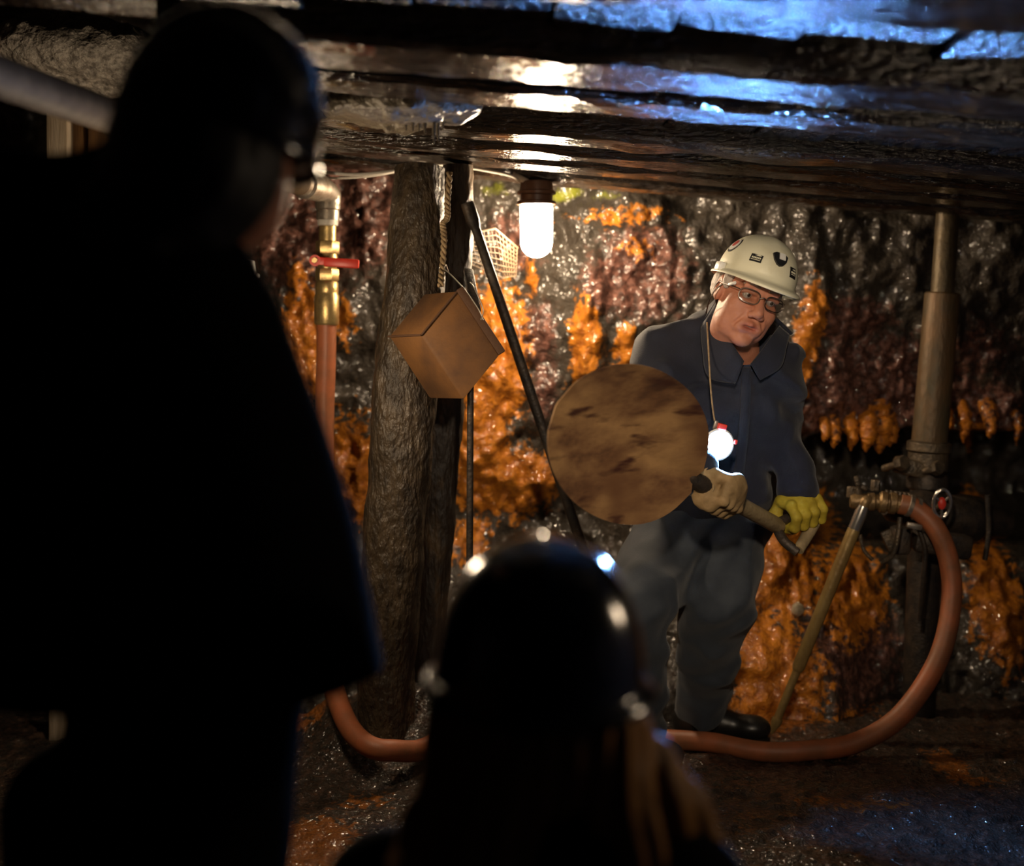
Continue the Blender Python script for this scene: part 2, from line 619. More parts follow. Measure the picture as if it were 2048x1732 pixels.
def skin_mat(name):
    m, nt, N, L, B = new_mat(name)
    a = N.new('ShaderNodeAttribute')
    a.attribute_name = 'lip'
    tc = N.new('ShaderNodeTexCoord')
    no = N.new('ShaderNodeTexNoise')
    no.inputs['Scale'].default_value = 45
    no.inputs['Detail'].default_value = 4
    L.new(tc.outputs['Object'], no.inputs['Vector'])
    x = N.new('ShaderNodeMix')
    x.data_type = 'RGBA'
    x.inputs[6].default_value = (0.54, 0.235, 0.145, 1)
    x.inputs[7].default_value = (0.42, 0.155, 0.09, 1)
    L.new(no.outputs['Fac'], x.inputs[0])
    y = N.new('ShaderNodeMix')
    y.data_type = 'RGBA'
    L.new(a.outputs['Fac'], y.inputs[0])
    L.new(x.outputs[2], y.inputs[6])
    y.inputs[7].default_value = (0.36, 0.1, 0.07, 1)
    L.new(y.outputs[2], B.inputs['Base Color'])
    B.inputs['Roughness'].default_value = 0.55
    B.inputs['Subsurface Weight'].default_value = 0.08
    B.inputs['Subsurface Radius'].default_value = (0.01, 0.004, 0.002)
    bp = N.new('ShaderNodeBump')
    bp.inputs['Strength'].default_value = 0.25
    bp.inputs['Distance'].default_value = 0.003
    nb = N.new('ShaderNodeTexNoise')
    nb.inputs['Scale'].default_value = 140
    L.new(tc.outputs['Object'], nb.inputs['Vector'])
    L.new(nb.outputs['Fac'], bp.inputs['Height'])
    L.new(bp.outputs['Normal'], B.inputs['Normal'])
    return m


M['skin'] = skin_mat('ruddy_skin')


def strand_mat(name, c1, c2, rough=0.5, scale=40, st=(3, 3, 0.25)):
    return pbr(name, c1, rough, col2=c2, nscale=scale, stretch=st, bump=0.8, bscale=scale * 2.2, bdist=0.006, spec=0.3)


M['fairhair'] = strand_mat('fair_hair', (0.42, 0.19, 0.04), (0.2, 0.085, 0.02))


def blade_mat():
    m, nt, N, L, B = new_mat('muddy_shovel_steel')
    tc = N.new('ShaderNodeTexCoord')
    mp = N.new('ShaderNodeMapping')
    mp.inputs['Rotation'].default_value = (0, math.radians(-35), 0)
    mp.inputs['Scale'].default_value = (0.7, 1, 2.2)
    L.new(tc.outputs['Object'], mp.inputs['Vector'])
    no = N.new('ShaderNodeTexNoise')
    no.inputs['Scale'].default_value = 5.0
    no.inputs['Detail'].default_value = 5
    no.inputs['Roughness'].default_value = 0.6
    L.new(mp.outputs['Vector'], no.inputs['Vector'])
    cr = N.new('ShaderNodeValToRGB')
    e = cr.color_ramp.elements
    e[0].position, e[0].color = 0.36, (0.07, 0.032, 0.018, 1)
    e[1].position, e[1].color = 0.62, (0.42, 0.24, 0.1, 1)
    k = cr.color_ramp.elements.new(0.45)
    k.color = (0.2, 0.1, 0.045, 1)
    L.new(no.outputs['Fac'], cr.inputs['Fac'])
    n2 = N.new('ShaderNodeTexNoise')
    n2.inputs['Scale'].default_value = 3.4
    n2.inputs['Detail'].default_value = 2
    L.new(tc.outputs['Object'], n2.inputs['Vector'])
    r2 = N.new('ShaderNodeMapRange')
    r2.inputs['From Min'].default_value = 0.40
    r2.inputs['From Max'].default_value = 0.56
    L.new(n2.outputs['Fac'], r2.inputs['Value'])
    x2 = N.new('ShaderNodeMix')
    x2.data_type = 'RGBA'
    L.new(r2.outputs['Result'], x2.inputs[0])
    x2.inputs[6].default_value = (0.15, 0.068, 0.03, 1)
    L.new(cr.outputs['Color'], x2.inputs[7])
    m3 = N.new('ShaderNodeMapping')
    m3.inputs['Rotation'].default_value = (0, math.radians(-30), 0)
    m3.inputs['Scale'].default_value = (3.2, 2, 13)
    L.new(tc.outputs['Object'], m3.inputs['Vector'])
    n3 = N.new('ShaderNodeTexNoise')
    n3.inputs['Scale'].default_value = 2.6
    n3.inputs['Detail'].default_value = 3
    L.new(m3.outputs['Vector'], n3.inputs['Vector'])
    r3 = N.new('ShaderNodeMapRange')
    r3.inputs['From Min'].default_value = 0.58
    r3.inputs['From Max'].default_value = 0.7
    L.new(n3.outputs['Fac'], r3.inputs['Value'])
    x3 = N.new('ShaderNodeMix')
    x3.data_type = 'RGBA'
    L.new(r3.outputs['Result'], x3.inputs[0])
    L.new(x2.outputs[2], x3.inputs[6])
    x3.inputs[7].default_value = (0.06, 0.02, 0.012, 1)
    L.new(x3.outputs[2], B.inputs['Base Color'])
    B.inputs['Roughness'].default_value = 0.6
    B.inputs['Metallic'].default_value = 0.1
    bp = N.new('ShaderNodeBump')
    bp.inputs['Strength'].default_value = 0.3
    bp.inputs['Distance'].default_value = 0.004
    L.new(no.outputs['Fac'], bp.inputs['Height'])
    L.new(bp.outputs['Normal'], B.inputs['Normal'])
    return m


M['blade'] = blade_mat()

# ================================================================== SETTING
WY = 4.75


def wxz(px, py, Y=WY):
    p = at(px, py, Y)
    return p.x, p.z


def blobs(X, Z, items):
    r = np.zeros_like(X)
    for (px, py, rx, ry, a) in items:
        x0, z0 = wxz(px, py)
        s = WY / F
        d = ((X - x0) / (rx * s)) ** 2 + ((Z - z0) / (ry * s)) ** 2
        r = np.maximum(r, a * np.exp(-d * 0.8))
    return r


def grid_faces(nu, nv):
    i = np.arange(nu - 1)[:, None] * nv + np.arange(nv - 1)[None, :]
    i = i.ravel()
    return np.stack([i, i + nv, i + nv + 1, i + 1], 1)


# back wall: wet rock with flowstone
xs = np.arange(-2.6, 2.7, 0.0085)
zs = np.arange(-0.12, 2.25, 0.0085)
X, Z = np.meshgrid(xs, zs, indexing='ij')
P3 = np.stack([X, np.zeros_like(X), Z], -1)
warp = fbm(P3, 3.0, 3, 5) * 0.05
big = fbm(P3, 1.3, 3, 11)
mid = fbm(P3, 5.0, 4, 21)
rid = 1 - np.abs(fbm(P3, 9.0, 3, 31))
fine = fbm(P3 * np.array([1.0, 1.0, 0.6]), 34.0, 3, 41)
ochre = blobs(X + warp, Z + warp * .6, [
    (985, 720, 62, 150, 1.0), (955, 900, 60, 120, 1.0), (1010, 970, 95, 70, 1.0), (1075, 960, 45, 60, .9), (1165, 690, 34, 90, .95),
    (1248, 695, 28, 50, .8), (1606, 670, 28, 100, .95), (1200, 780, 90, 30, .5),
    (700, 940, 45, 110, .95), (610, 690, 55, 130, .9), (690, 640, 24, 60, .7), (600, 560, 30, 50, .6), (715, 1010, 30, 40, .8),
    (1540, 1120, 90, 80, 1.0), (1500, 1300, 90, 130, .9), (1640, 1050, 70, 50, .8), (1690, 1170, 90, 90, .85), (1580, 1400, 100, 40, .8),
    (1990, 1200, 60, 140, .85), (2030, 1040, 40, 40, .7), (1720, 862, 60, 16, .8), (1935, 872, 14, 26, .8), (1980, 860, 30, 18, .7),
    (1060, 560, 14, 50, .7), (1270, 500, 60, 30, .45), (1240, 440, 120, 24, .55), (940, 1080, 40, 50, .7), (2040, 880, 12, 40, .7)])
gran = blobs(X + warp, Z, [
    (600, 440, 110, 130, 1.0), (720, 400, 80, 70, 1.0), (740, 480, 40, 60, .7), (1280, 545, 80, 80, .9), (1200, 580, 40, 50, .7),
    (1740, 770, 120, 90, 1.0), (1690, 640, 80, 40, .8), (1060, 670, 40, 60, .8), (1030, 480, 60, 60, .6), (1900, 790, 80, 80, .6),
    (1620, 820, 50, 60, .8), (1780, 720, 60, 50, .8), (1960, 700, 80, 60, .5), (1080, 780, 30, 60, .7), (1670, 1260, 110, 110, .7), (2000, 820, 70, 60, .7)])
moss = blobs(X + warp, Z + warp, [(1135, 386, 34, 16, .6), (985, 376, 50, 18, .45), (1200, 400, 50, 18, .35)])
up = Z
lean = 0.42 * sstep(0.62, 0.0, Z) ** 1.3 * (1 - .6 * sstep(.95, 1.2, X))
rec = sstep(wxz(1600, 0)[0], wxz(1690, 0)[0], X + 0.4 * warp)
z_hi, z_lo = wxz(0, 872)[1], wxz(0, 1030)[1]
recess = rec * sstep(z_hi + 0.015 + 0.05 * mid, z_hi - 0.03 + 0.05 * mid, Z) * sstep(z_lo - 0.16, z_lo + 0.02, Z)
gb = np.abs(fbm(P3, 40.0, 2, 51))
Yw = WY - 0.14 * big - 0.075 * mid - 0.045 * (rid - 0.6) - lean + 0.4 * recess - 0.05 * ochre - 0.03 * gran - 0.014 * fine * (1 + gran + ochre) - 0.035 * (gran + .4 * ochre) * gb
Yw += 0.9 * sstep(-1.32, -1.5, X)
V = np.stack([X, Yw, Z], -1).reshape(-1, 3)
wall = mesh_obj('wall_back', V, grid_faces(len(xs), len(zs)), M['rock'], attrs=dict(ochre=ochre.ravel(), gran=gran.ravel(), moss=moss.ravel()))
tag(wall, 'wet dark rock wall streaked with orange mineral deposits behind the miner', 'wall', kind='structure')


def wall_y(x, z):
    i = int(np.clip((x - xs[0]) / 0.0085, 0, len(xs) - 1))
    j = int(np.clip((z - zs[0]) / 0.0085, 0, len(zs) - 1))
    return float(Yw[i, j])


# hanging drips of flowstone along the lip of the undercut
for (px, py, ln, w) in ((1660, 868, 40, 12), (1697, 868, 50, 13), (1727, 866, 58, 15), (1760, 862, 72, 17), (1780, 868, 40, 10), (1640, 862, 28, 9),
                        (1932, 850, 60, 10), (1985, 850, 46, 13), (2042, 850, 70, 10), (1900, 846, 24, 8)):
    x0, z0 = wxz(px, py)
    y0 = wall_y(x0, z0 + 0.05) - 0.02
    s = WY / F
    d = MB()
    jx, jr = random.uniform(-.012, .012), random.uniform(.8, 1.3)
    pts_ = [(x0 + jx, y0 + .05, z0 + .07), (x0 + .004 + jx * .5, y0 + .012, z0 + .02), (x0 + .003, y0, z0 - ln * s * .15), (x0 - .003, y0 + .003, z0 - ln * s * .4), (x0 - .002, y0 + .004, z0 - ln * s * .62)]
    d.tube(spline(pts_, 5), [r_ * w * s * jr * random.uniform(.8, 1.2) for r_ in np.interp(np.linspace(0, 1, 21), [0, .3, .6, .8, 1], [1.5, 1.35, .9, .5, .12])], n=10)
    o = d.build('flowstone_drip', M['rock'], wall)
    for k, v in (('ochre', random.uniform(.35, .8)), ('gran', 0.8), ('moss', 0.0)):
        a_ = o.data.attributes.new(k, 'FLOAT', 'POINT')
        a_.data.foreach_set('value', [v] * len(o.data.vertices))

x0, z0 = wxz(1597, 1222, 4.45)
f = Field((x0 - .05, 4.2, z0 - .05), (x0 + .05, 4.75, z0 + .05), .004)
y0 = wall_y(x0, z0) - .012
f.D = f.ell((x0, y0, z0), (.022, .02, .026))
f.D = (f.D + .008 * fbm(f.P, 40, 2, 3)).astype(np.float32)
o = f.build('stone', pbr('pale_stone', (0.55, 0.47, 0.34), 0.5, col2=(0.35, 0.28, 0.18), nscale=40), origin=(x0, y0, z0))
tag(o, 'small pale stone lodged in the orange slope left of the drill leg', 'stone')

# floor
fx = np.arange(-2.6, 2.7, 0.0125)
fy = np.arange(-3.2, 5.0, 0.0125)
fyv = fy[(fy > 0.8)]
fyv = np.concatenate([np.arange(-3.2, 0.8, 0.06), fyv])
X, Y = np.meshgrid(fx, fyv, indexing='ij')
P2 = np.stack([X, Y, np.zeros_like(X)], -1)
fz = 0.035 * fbm(P2, 1.6, 3, 61) + 0.014 * fbm(P2, 7, 3, 71) + 0.022 * np.abs(fbm(P2, 24, 3, 81))
mx_, my_ = at(790, 1380, 3.95).x, 3.98
fz = fz + .2 * np.exp(-((X - mx_) / .3) ** 2 - ((Y - my_) / .2) ** 2) * (1 + .5 * fbm(P2, 9, 3, 66))
och = np.zeros_like(X)
for (px, py, rx, ry, a) in ((650, 1490, .12, .12, .8), (600, 1680, .14, .16, 1.0), (560, 1720, .2, .12, .9), (1500, 1440, .2, .12, .85), (1640, 1420, .3, .1, .6), (1900, 1530, .06, .2, .75),
                            (1960, 1560, .1, .05, .6), (1700, 1600, .25, .08, .5), (850, 1420, .1, .2, .6), (700, 1390, .1, .2, .7), (730, 1600, .12, .1, .5), (1290, 1560, .1, .1, .3)):
    g = ground(px, py)
    och = np.maximum(och, a * np.exp(-((X - g.x) / rx) ** 2 - ((Y - g.y) / ry) ** 2))
och += 0.12 * fbm(P2, 5, 3, 91)
V = np.stack([X, Y, fz - 0.02], -1).reshape(-1, 3)
fl = mesh_obj('floor', V, grid_faces(len(fx), len(fyv)), M['floor'], attrs=dict(ochre=np.clip(och, 0, 1).ravel(), gran=(0.3 * np.ones_like(och)).ravel(), moss=np.zeros(och.size)))
tag(fl, 'wet black gravel mine floor with patches of orange mud', 'floor', kind='structure')

# ceiling: lagging boards carried by timber beams, falling to the right
SL = 0.08


def cz(x, dz):
    return CAMZ + dz - SL * x


ceil = MB()
for k in range(1):
    a = [(-.72, -3.2), (2.7, -3.2), (2.7, 5.2), (-.72, 5.2)]
    ceil.add([(x, y, cz(x, 0.56)) for x, y in a] + [(x, y, cz(x, 0.7)) for x, y in a],
             [(0, 3, 2, 1), (4, 5, 6, 7), (0, 1, 5, 4), (1, 2, 6, 5), (2, 3, 7, 6), (3, 0, 4, 7)])
ceil.add([(x, y, z) for x in (-2.7, -.7) for y in (-3.2, 5.4) for z in (2.15, 2.3)], [(0, 1, 3, 2), (4, 6, 7, 5), (0, 4, 5, 1), (2, 3, 7, 6), (0, 2, 6, 4), (1, 5, 7, 3)])
ceiling = ceil.build('ceiling', M['board'], smooth=False)
tag(ceiling, 'low dark mine roof lagged with wet boards', 'ceiling', kind='structure')
TILT = Matrix.Rotation(math.atan(SL), 3, 'Y')
beams = [(1.82, .30, .43, 'beam nearest the camera'), (2.54, .25, .43, ''), (2.92, .2, .435, ''), (3.47, .17, .43, ''), (3.83, .16, .43, ''), (4.07, .18, .425, ''), (4.36, .17, .415, '')]
ordn = ['black timber roof beam nearest the camera, wet underside in the top of the picture', 'second wet black roof beam back from the camera, glinting blue above the miner',
        'third wet timber roof beam from the camera, in front of the seamed boards', 'fourth dark timber roof beam from the camera, behind the seamed boards',
        'fifth narrow timber roof beam, third from the rock wall', 'sixth narrow roof beam, second from the rock wall, over the log posts',
        'lowest-looking roof beam against the rock wall, jar lamp hung before it']
for (y, w, dz, _), lab in zip(beams, ordn):
    n = 60
    bx = np.linspace(-2.0 if y < 2.3 else (360 - 1024) / F * y, 2.4, n)
    vs, fs = [], []
    h = .12
    prof = [(-w / 2, h), (-w / 2, .012), (-w / 2 + .012, 0), (-w / 4, -.004), (0, 0), (w / 4, -.003), (w / 2 - .012, 0), (w / 2, .012), (w / 2, h)]
    m_ = len(prof)
    for i, x in enumerate(bx):
        for (a, b) in prof:
            q = np.array([x, y + a, b])
            jn = 0.008 * float(vnoise(q * np.array([6, 9, 0]) + y * 7, 3)) + 0.004 * float(vnoise(q * np.array([25, 30, 9]), 4))
            vs.append((x, y + a + jn * .8, cz(x, dz) + b + jn))
    for i in range(n - 1):
        for k in range(m_):
            k2 = (k + 1) % m_
            fs.append((i * m_ + k, (i + 1) * m_ + k, (i + 1) * m_ + k2, i * m_ + k2))
    fs.append(tuple(range(m_)))
    fs.append(tuple(reversed([(n - 1) * m_ + k for k in range(m_)])))
    bb = MB()
    bb.add(vs, fs)
    o = bb.build('roof_beam', M['beam'], origin=(0, y, cz(0, dz)))
    tag(o, lab, 'beam', 'timber beams of the mine roof')
# lagging boards, one by one
for (y0, y1, dz) in ((1.4, 2.6, .48), (2.45, 2.98, .47), (2.86, 3.55, .475), (3.4, 4.1, .475), (4.0, 4.95, .47)):
    x = (-1.75 if y0 < 2 else (370 - 1024) / F * y0) + random.uniform(0, .06)
    while x < 2.0:
        w = random.uniform(.15, .24)
        b = MB()
        xc = x + w / 2
        b.box((xc, (y0 + y1) / 2, cz(xc, dz) + .02 + random.uniform(-.008, .01)), (w - .006, y1 - y0, .04),
              Matrix.Rotation(math.atan(SL) + random.uniform(-.05, .05), 3, 'Y') @ Matrix.Rotation(random.uniform(-.02, .02), 3, 'X'), bev=.004)
        b.build('lagging_board', M['board'], ceiling, smooth=False)
        x += w

# side walls that close the drift outside the picture
for nm, x, lab in (('wall_left', -2.45, 'dark rock side of the drift at the far left'), ('wall_right', 2.5, 'dark rock side of the drift at the far right')):
    ys2 = np.arange(-3.2, 6.0, .05)
    zs2 = np.arange(-.1, 2.35, .05)
    YY, ZZ = np.meshgrid(ys2, zs2, indexing='ij')
    PP = np.stack([YY, ZZ, np.full_like(YY, x)], -1)
    XX = x + (0.16 * fbm(PP, 1.5, 4, 101) + .05 * fbm(PP, 6, 3, 102))
    o = mesh_obj(nm, np.stack([XX, YY, ZZ], -1).reshape(-1, 3), grid_faces(len(ys2), len(zs2)), M['rock'],
                 attrs=dict(ochre=np.zeros(XX.size), gran=np.full(XX.size, .3), moss=np.zeros(XX.size)))
    tag(o, lab, 'wall', kind='structure')

# rock showing between the beams
def rock_lump(name, label, c, r, seed, drips=()):
    f = Field([c[i] - r[i] * 1.35 for i in range(3)], [c[i] + r[i] * 1.35 for i in range(3)], max(r) / 45)
    f.D = f.ell(c, r)
    f.D = (f.D + 0.03 * fbm(f.P, 12, 3, seed) + 0.005 * fbm(f.P, 45, 2, seed + 5)).astype(np.float32)
    o = f.build(name, M['rock'], attrs=lambda V: dict(ochre=np.zeros(len(V)), gran=np.full(len(V), .15), moss=np.zeros(len(V))), origin=c)
    tag(o, label, 'rock')
    for (px, py, Y, ln) in drips:
        p = at(px, py, Y)
        d = MB()
        s = Y / F
        d.tube([p + Vector((0, 0, .035)), p, p - Vector((.001, 0, ln * s * .5)), p - Vector((0, 0, ln * s))], [.008, .005, .0035, .0012], n=7)
        dd = d.build('stalactite', M['palerock'], o)
    return o


M['palerock'] = pbr('pale_wet_rock', (0.3, 0.26, 0.19), 0.3, col2=(0.16, 0.13, 0.1), nscale=60, bump=0.8, bscale=90, bdist=.008)
r1 = rock_lump('roof_rock', 'jagged pale wet rock with drips hanging between the roof beams', tuple(at(800, 214, 3.18)), (.18, .14, .045), 3,
               [(812, 235, 3.14, 26), (826, 240, 3.13, 22), (838, 238, 3.16, 24), (850, 244, 3.12, 24), (868, 240, 3.13, 46), (876, 242, 3.15, 40), (800, 232, 3.16, 18), (886, 240, 3.17, 20)])
r1.data.materials[0] = M['palerock']
r2 = rock_lump('roof_rock', 'bright grey rock slab above the thick pipe in the top left corner', tuple(at(150, 118, 3.95)), (.27, .22, .1), 9)
r2.data.materials[0] = pbr('pale_grey_rock', (0.55, 0.5, 0.44), 0.3, col2=(0.16, 0.14, 0.12), nscale=45, bump=1.0, bscale=80, bdist=.012)

# ================================================================== LAMPS
def jar_lamp(label, p, mat, wire_to=None):
    """Jar lamp with its base at p and the glass hanging below."""
    p = Vector(p)
    t = empty('jar_lamp', label, 'lamp', p)
    b = MB()
    b.lathe(p + Vector((0, 0, .03)), p - Vector((0, 0, .036)), [(0, .030), (.06, .046), (.45, .05), (.5, .057), (.62, .057), (.66, .047), (1, .046)], 24)
    b.build('base', M['lampbase'], t)
    r = MB()
    r.lathe(p - Vector((0, 0, .03)), p - Vector((0, 0, .044)), [(0, .052), (.2, .057), (.8, .057), (1, .05)], 24)
    r.build('collar', M['lampbase'], t)
    g = MB()
    prof = [(0, .043), (.04, .0475), (.35, .0475), (.66, .0465)]
    for k in range(1, 9):
        a = math.pi / 2 * k / 8
        prof.append((.70 + .30 * math.sin(a), .0465 * math.cos(a) + .0005))
    g.lathe(p - Vector((0, 0, .042)), p - Vector((0, 0, .196)), prof, 24)
    g.build('glass_jar', mat, t, label='glowing white glass jar')
    c = MB()
    c.tube(spline([p + Vector((-.07, -.02, .045)), p + Vector((-.04, -.02, .03)), p + Vector((-.012, -.02, .016))], 6), .009, n=10)
    c.build('cable_entry', M['cable'], t)
    if p.z < 1.45:
        c = MB()
        c.tube([p + Vector((0, 0, .03)), Vector((p.x, p.y, cz(p.x, .47)))], .005, n=8)
        c.build('drop_cord', M['cable'], t)
    return t


LAMP = at(1073, 381, 4.3)
jar_lamp('lit jar lamp hanging from the roof between the log posts and the miner', LAMP, M['bulb'])
jar_lamp('third lit jar lamp out of the picture on the right, hung low', Vector((1.05, 1.95, 1.25)), M['rightbulb'])
SIDE = at(468, 545, 3.2)
jar_lamp('second lit jar lamp, hung low behind the standing visitor', SIDE, M['sidebulb'])

# added fill lamp, unseen above the visitors, lights the miner from the front
FL = Vector((0.22, 1.3, 1.56))
t = empty('added_fill_lamp', 'added unseen fill lamp above the two visitors, aimed at the miner', 'lamp', FL)
d_ = (Vector((.45, 3.6, .95)) - FL).normalized()
b = MB()
b.lathe(FL - d_ * .12, FL - d_ * .01, [(0, .03), (.1, .05), (.7, .09), (1, .095)], 20)
b.build('housing', M['black'], t)
b = MB()
b.tube([FL - d_ * .06, FL - d_ * .06 + Vector((0, 0, .12))], .012)
b.build('bracket', M['blacksteel'], t)
ld = bpy.data.lights.new('added_fill_beam', 'SPOT')
ld.energy = FILL_W
ld.color = (1.0, 0.80, 0.58)
ld.spot_size = math.radians(40)
ld.spot_blend = 0.9
ld.shadow_soft_size = 0.05
lo = bpy.data.objects.new('added_fill_beam', ld)
COL.objects.link(lo)
lo.parent = t
lo.rotation_euler = d_.to_track_quat('-Z', 'Y').to_euler()

# ================================================================== POSTS, BOX, PIPES
def log_post(name, label, pts, rads, mat, seed, n=40):
    P = spline(pts, 16)
    R = []
    for i in range(len(P)):
        t = i / (len(P) - 1) * (len(rads) - 1)
        k = min(int(t), len(rads) - 2)
        R.append(rads[k] + (rads[k + 1] - rads[k]) * (t - k))
    b = MB()
    b.tube(P, R, n=n)
    V = np.array([tuple(v) for v in b.v])
    m_ = len(P)
    C = np.repeat(np.array([tuple(p) for p in P]), n, 0)
    d = V - C
    d /= np.linalg.norm(d, axis=1)[:, None]
    nz = 0.012 * fbm(V * np.array([1, 1, .35]), 22, 3, seed) + 0.004 * fbm(V * np.array([1, 1, .5]), 80, 2, seed + 3)
    V = V + d * nz[:, None]
    b.v = [tuple(v) for v in V]
    o = b.build(name, mat, origin=tuple(P[-1]), sharp=80)
    tag(o, label, 'post')
    return o


log_post('log_post', 'thick rough grey log post standing left of the rusty box',
         [at(838, 335, 3.95), at(833, 520, 3.92), at(818, 700, 3.9), at(800, 900, 3.88), at(786, 1100, 3.87), at(775, 1300, 3.87), at(768, 1560, 3.87)],
         [.066, .078, .085, .085, .08, .078, .08], M['post'], 13)
log_post('log_post', 'slimmer dark log post behind the thick one, its right edge lamplit',
         [at(915, 330, 4.1), at(912, 520, 4.1), at(893, 780, 4.08), at(880, 950, 4.08), at(866, 1150, 4.08), at(855, 1300, 4.08), at(850, 1500, 4.08)],
         [.04, .042, .05, .05, .052, .05, .05], M['postdark'], 17)

# rusty tilted box
Yb = 3.60
Vp = at(843, 670, Yb)
A_ = at(917, 580, Yb + .02) - Vp
B_ = at(928, 800, Yb - .02) - Vp
L_ = at(777, 673, Yb + .13) - Vp
t = empty('hanging_box', 'rusty sheet-metal box hanging tilted in front of the log posts', 'box', Vp)
b = MB()
U = [Vp + A_ * i + B_ * j + L_ * k for i in (0, 1) for j in (0, 1) for k in (0, 1)]
import bmesh
bm = bmesh.new()
vv = [bm.verts.new(u) for u in U]
for q in [(0, 1, 3, 2), (4, 6, 7, 5), (0, 4, 5, 1), (2, 3, 7, 6), (0, 2, 6, 4), (1, 5, 7, 3)]:
    bm.faces.new([vv[i] for i in q])
bmesh.ops.recalc_face_normals(bm, faces=bm.faces)
bmesh.ops.bevel(bm, geom=list(bm.edges), offset=.007, segments=2, affect='EDGES', profile=.5)
bm.verts.index_update()
b.add([v.co.copy() for v in bm.verts], [[v.index for v in f.verts] for f in bm.faces])
bm.free()
b.build('box_body', M['rust'], t)
# folded lip along the right-hand edge
nrm = A_.cross(B_).normalized()
if nrm.y > 0:
    nrm = -nrm
lp = MB()
c0, c1 = Vp + A_, Vp + A_ + B_
Rx = Matrix((B_.normalized(), nrm, B_.normalized().cross(nrm))).transposed()
lp.box((c0 + c1) / 2 + nrm * .006 + A_.normalized() * .004, (B_.length * 1.0, .012, .02), Rx, bev=.003)
lp.build('lip', M['rustin'], t)
sd = MB()
seam0, seam1 = Vp + A_ * .0, Vp + A_ * 1.0
sd.tube([seam0 + nrm * .001, seam1 + nrm * .001], .003, n=8)
sd.tube([Vp + nrm * .001, Vp + L_], .003, n=8)
sd.build('folded_seam', M['rustin'], t)
w = MB()
w.tube(spline([at(897, 545, 3.84), at(892, 530, 3.8), at(889, 538, 3.76), at(897, 545, 3.73), at(912, 560, 3.67), at(930, 580, 3.62), at(955, 615, 3.60), at(967, 640, 3.595)], 8), .0016, n=6)
w.build('hanging_wire', M['wire'], t)
w = MB()
w.tube(spline([at(940, 565, 3.64), at(948, 575, 3.6), at(966, 618, 3.585), at(962, 640, 3.59)], 6), .0014, n=6)
w.build('wire_clip', M['wire'], t)
hk = MB()
e0, e1 = at(936, 540, 3.86), at(952, 622, 3.7)
ax_ = (e1 - e0)
hk.box((e0 + e1) / 2, (.026, .012, ax_.length), Matrix(((1, 0, 0), (0, 1, 0), (0, 0, 1))) @ Vector((0, 0, 1)).rotation_difference(ax_.normalized()).to_matrix(), bev=.003)
hk.build('strap', M['blacksteel'], t)

# upright thin rod below the box
o = MB()
o.lathe(at(941, 770, 3.72), at(937, 1560, 3.72), [(0, .0085), (.98, .0095), (1, .004)], 12)
o = o.build('steel_rod', M['blacksteel'], origin=tuple(at(937, 1560, 3.72)))
tag(o, 'thin upright black rod below the rusty box', 'rod')

# leaning bar
b0, b1 = at(934, 405, 3.98), at(1292, 1475, 4.15)
t = empty('pry_bar', 'long black steel bar leaning from the log post down behind the shovel', 'bar', b1)
o = MB()
o.lathe(b0.lerp(b1, .03), b1, [(0, .0125), (.2, .0145), (.9, .0145), (1, .006)], 14)
o.build('shaft', M['blacksteel'], t)
o = MB()
o.lathe(b0, b0.lerp(b1, .045), [(0, .017), (.1, .019), (.7, .019), (1, .013)], 12)
o.build('head', M['blacksteel'], t)

# rope down the gap between the posts
t = MB()
rp = spline([at(899, 345, 3.87), at(895, 400, 3.86), at(894, 436, 3.855), at(886, 448, 3.85), at(888, 480, 3.84), at(885, 530, 3.82), at(881, 572, 3.74)], 24)
for ph in (0, math.pi):
    q = []
    for i, p in enumerate(rp):
        a = i * .55 + ph
        q.append(p + Vector((.0042 * math.cos(a), .0042 * math.sin(a), 0)))
    t.tube(q, .0048, n=8)
o = t.build('rope', M['rope'], origin=tuple(rp[-1]), sharp=180)
tag(o, 'frayed rope hanging beside the thick log post above the rusty box', 'rope')

# welded mesh offcut near the lamp
ms = MB()
q00, q10, q11, q01 = at(930, 470, 4.22), at(985, 452, 4.36), at(1040, 497, 4.4), at(995, 560, 4.3)
q00, q10, q01, q11 = at(938, 468, 4.24), at(985, 455, 4.34), at(950, 535, 4.22), at(1000, 560, 4.3)
t = empty('wire_mesh', 'offcut of pale wire mesh beside the lit jar lamp', 'mesh', q01)


def mesh_panel(a, b_, c, d, nu, nv, r):
    k = MB()
    for i in range(nu + 1):
        u = i / nu
        k.tube([a.lerp(b_, u), d.lerp(c, u)], r, n=6)
    for j in range(nv + 1):
        v = j / nv
        off = Vector((0, -.003, 0))
        k.tube([a.lerp(d, v) + off, b_.lerp(c, v) + off], r, n=6)
    return k


mesh_panel(at(936, 470, 4.25), at(990, 458, 4.3), at(1006, 556, 4.3), at(944, 530, 4.25), 7, 8, .0016).build('mesh_panel', M['meshwire'], t)
mesh_panel(at(990, 458, 4.3), at(1034, 496, 4.42), at(1032, 552, 4.42), at(1006, 556, 4.3), 6, 8, .0016).build('mesh_panel', M['meshwire'], t)
k = MB()
k.tube([at(936, 469, 4.25), at(990, 457, 4.3), at(1035, 496, 4.42)], .003, n=8)
k.build('mesh_rim', M['meshwire'], t)

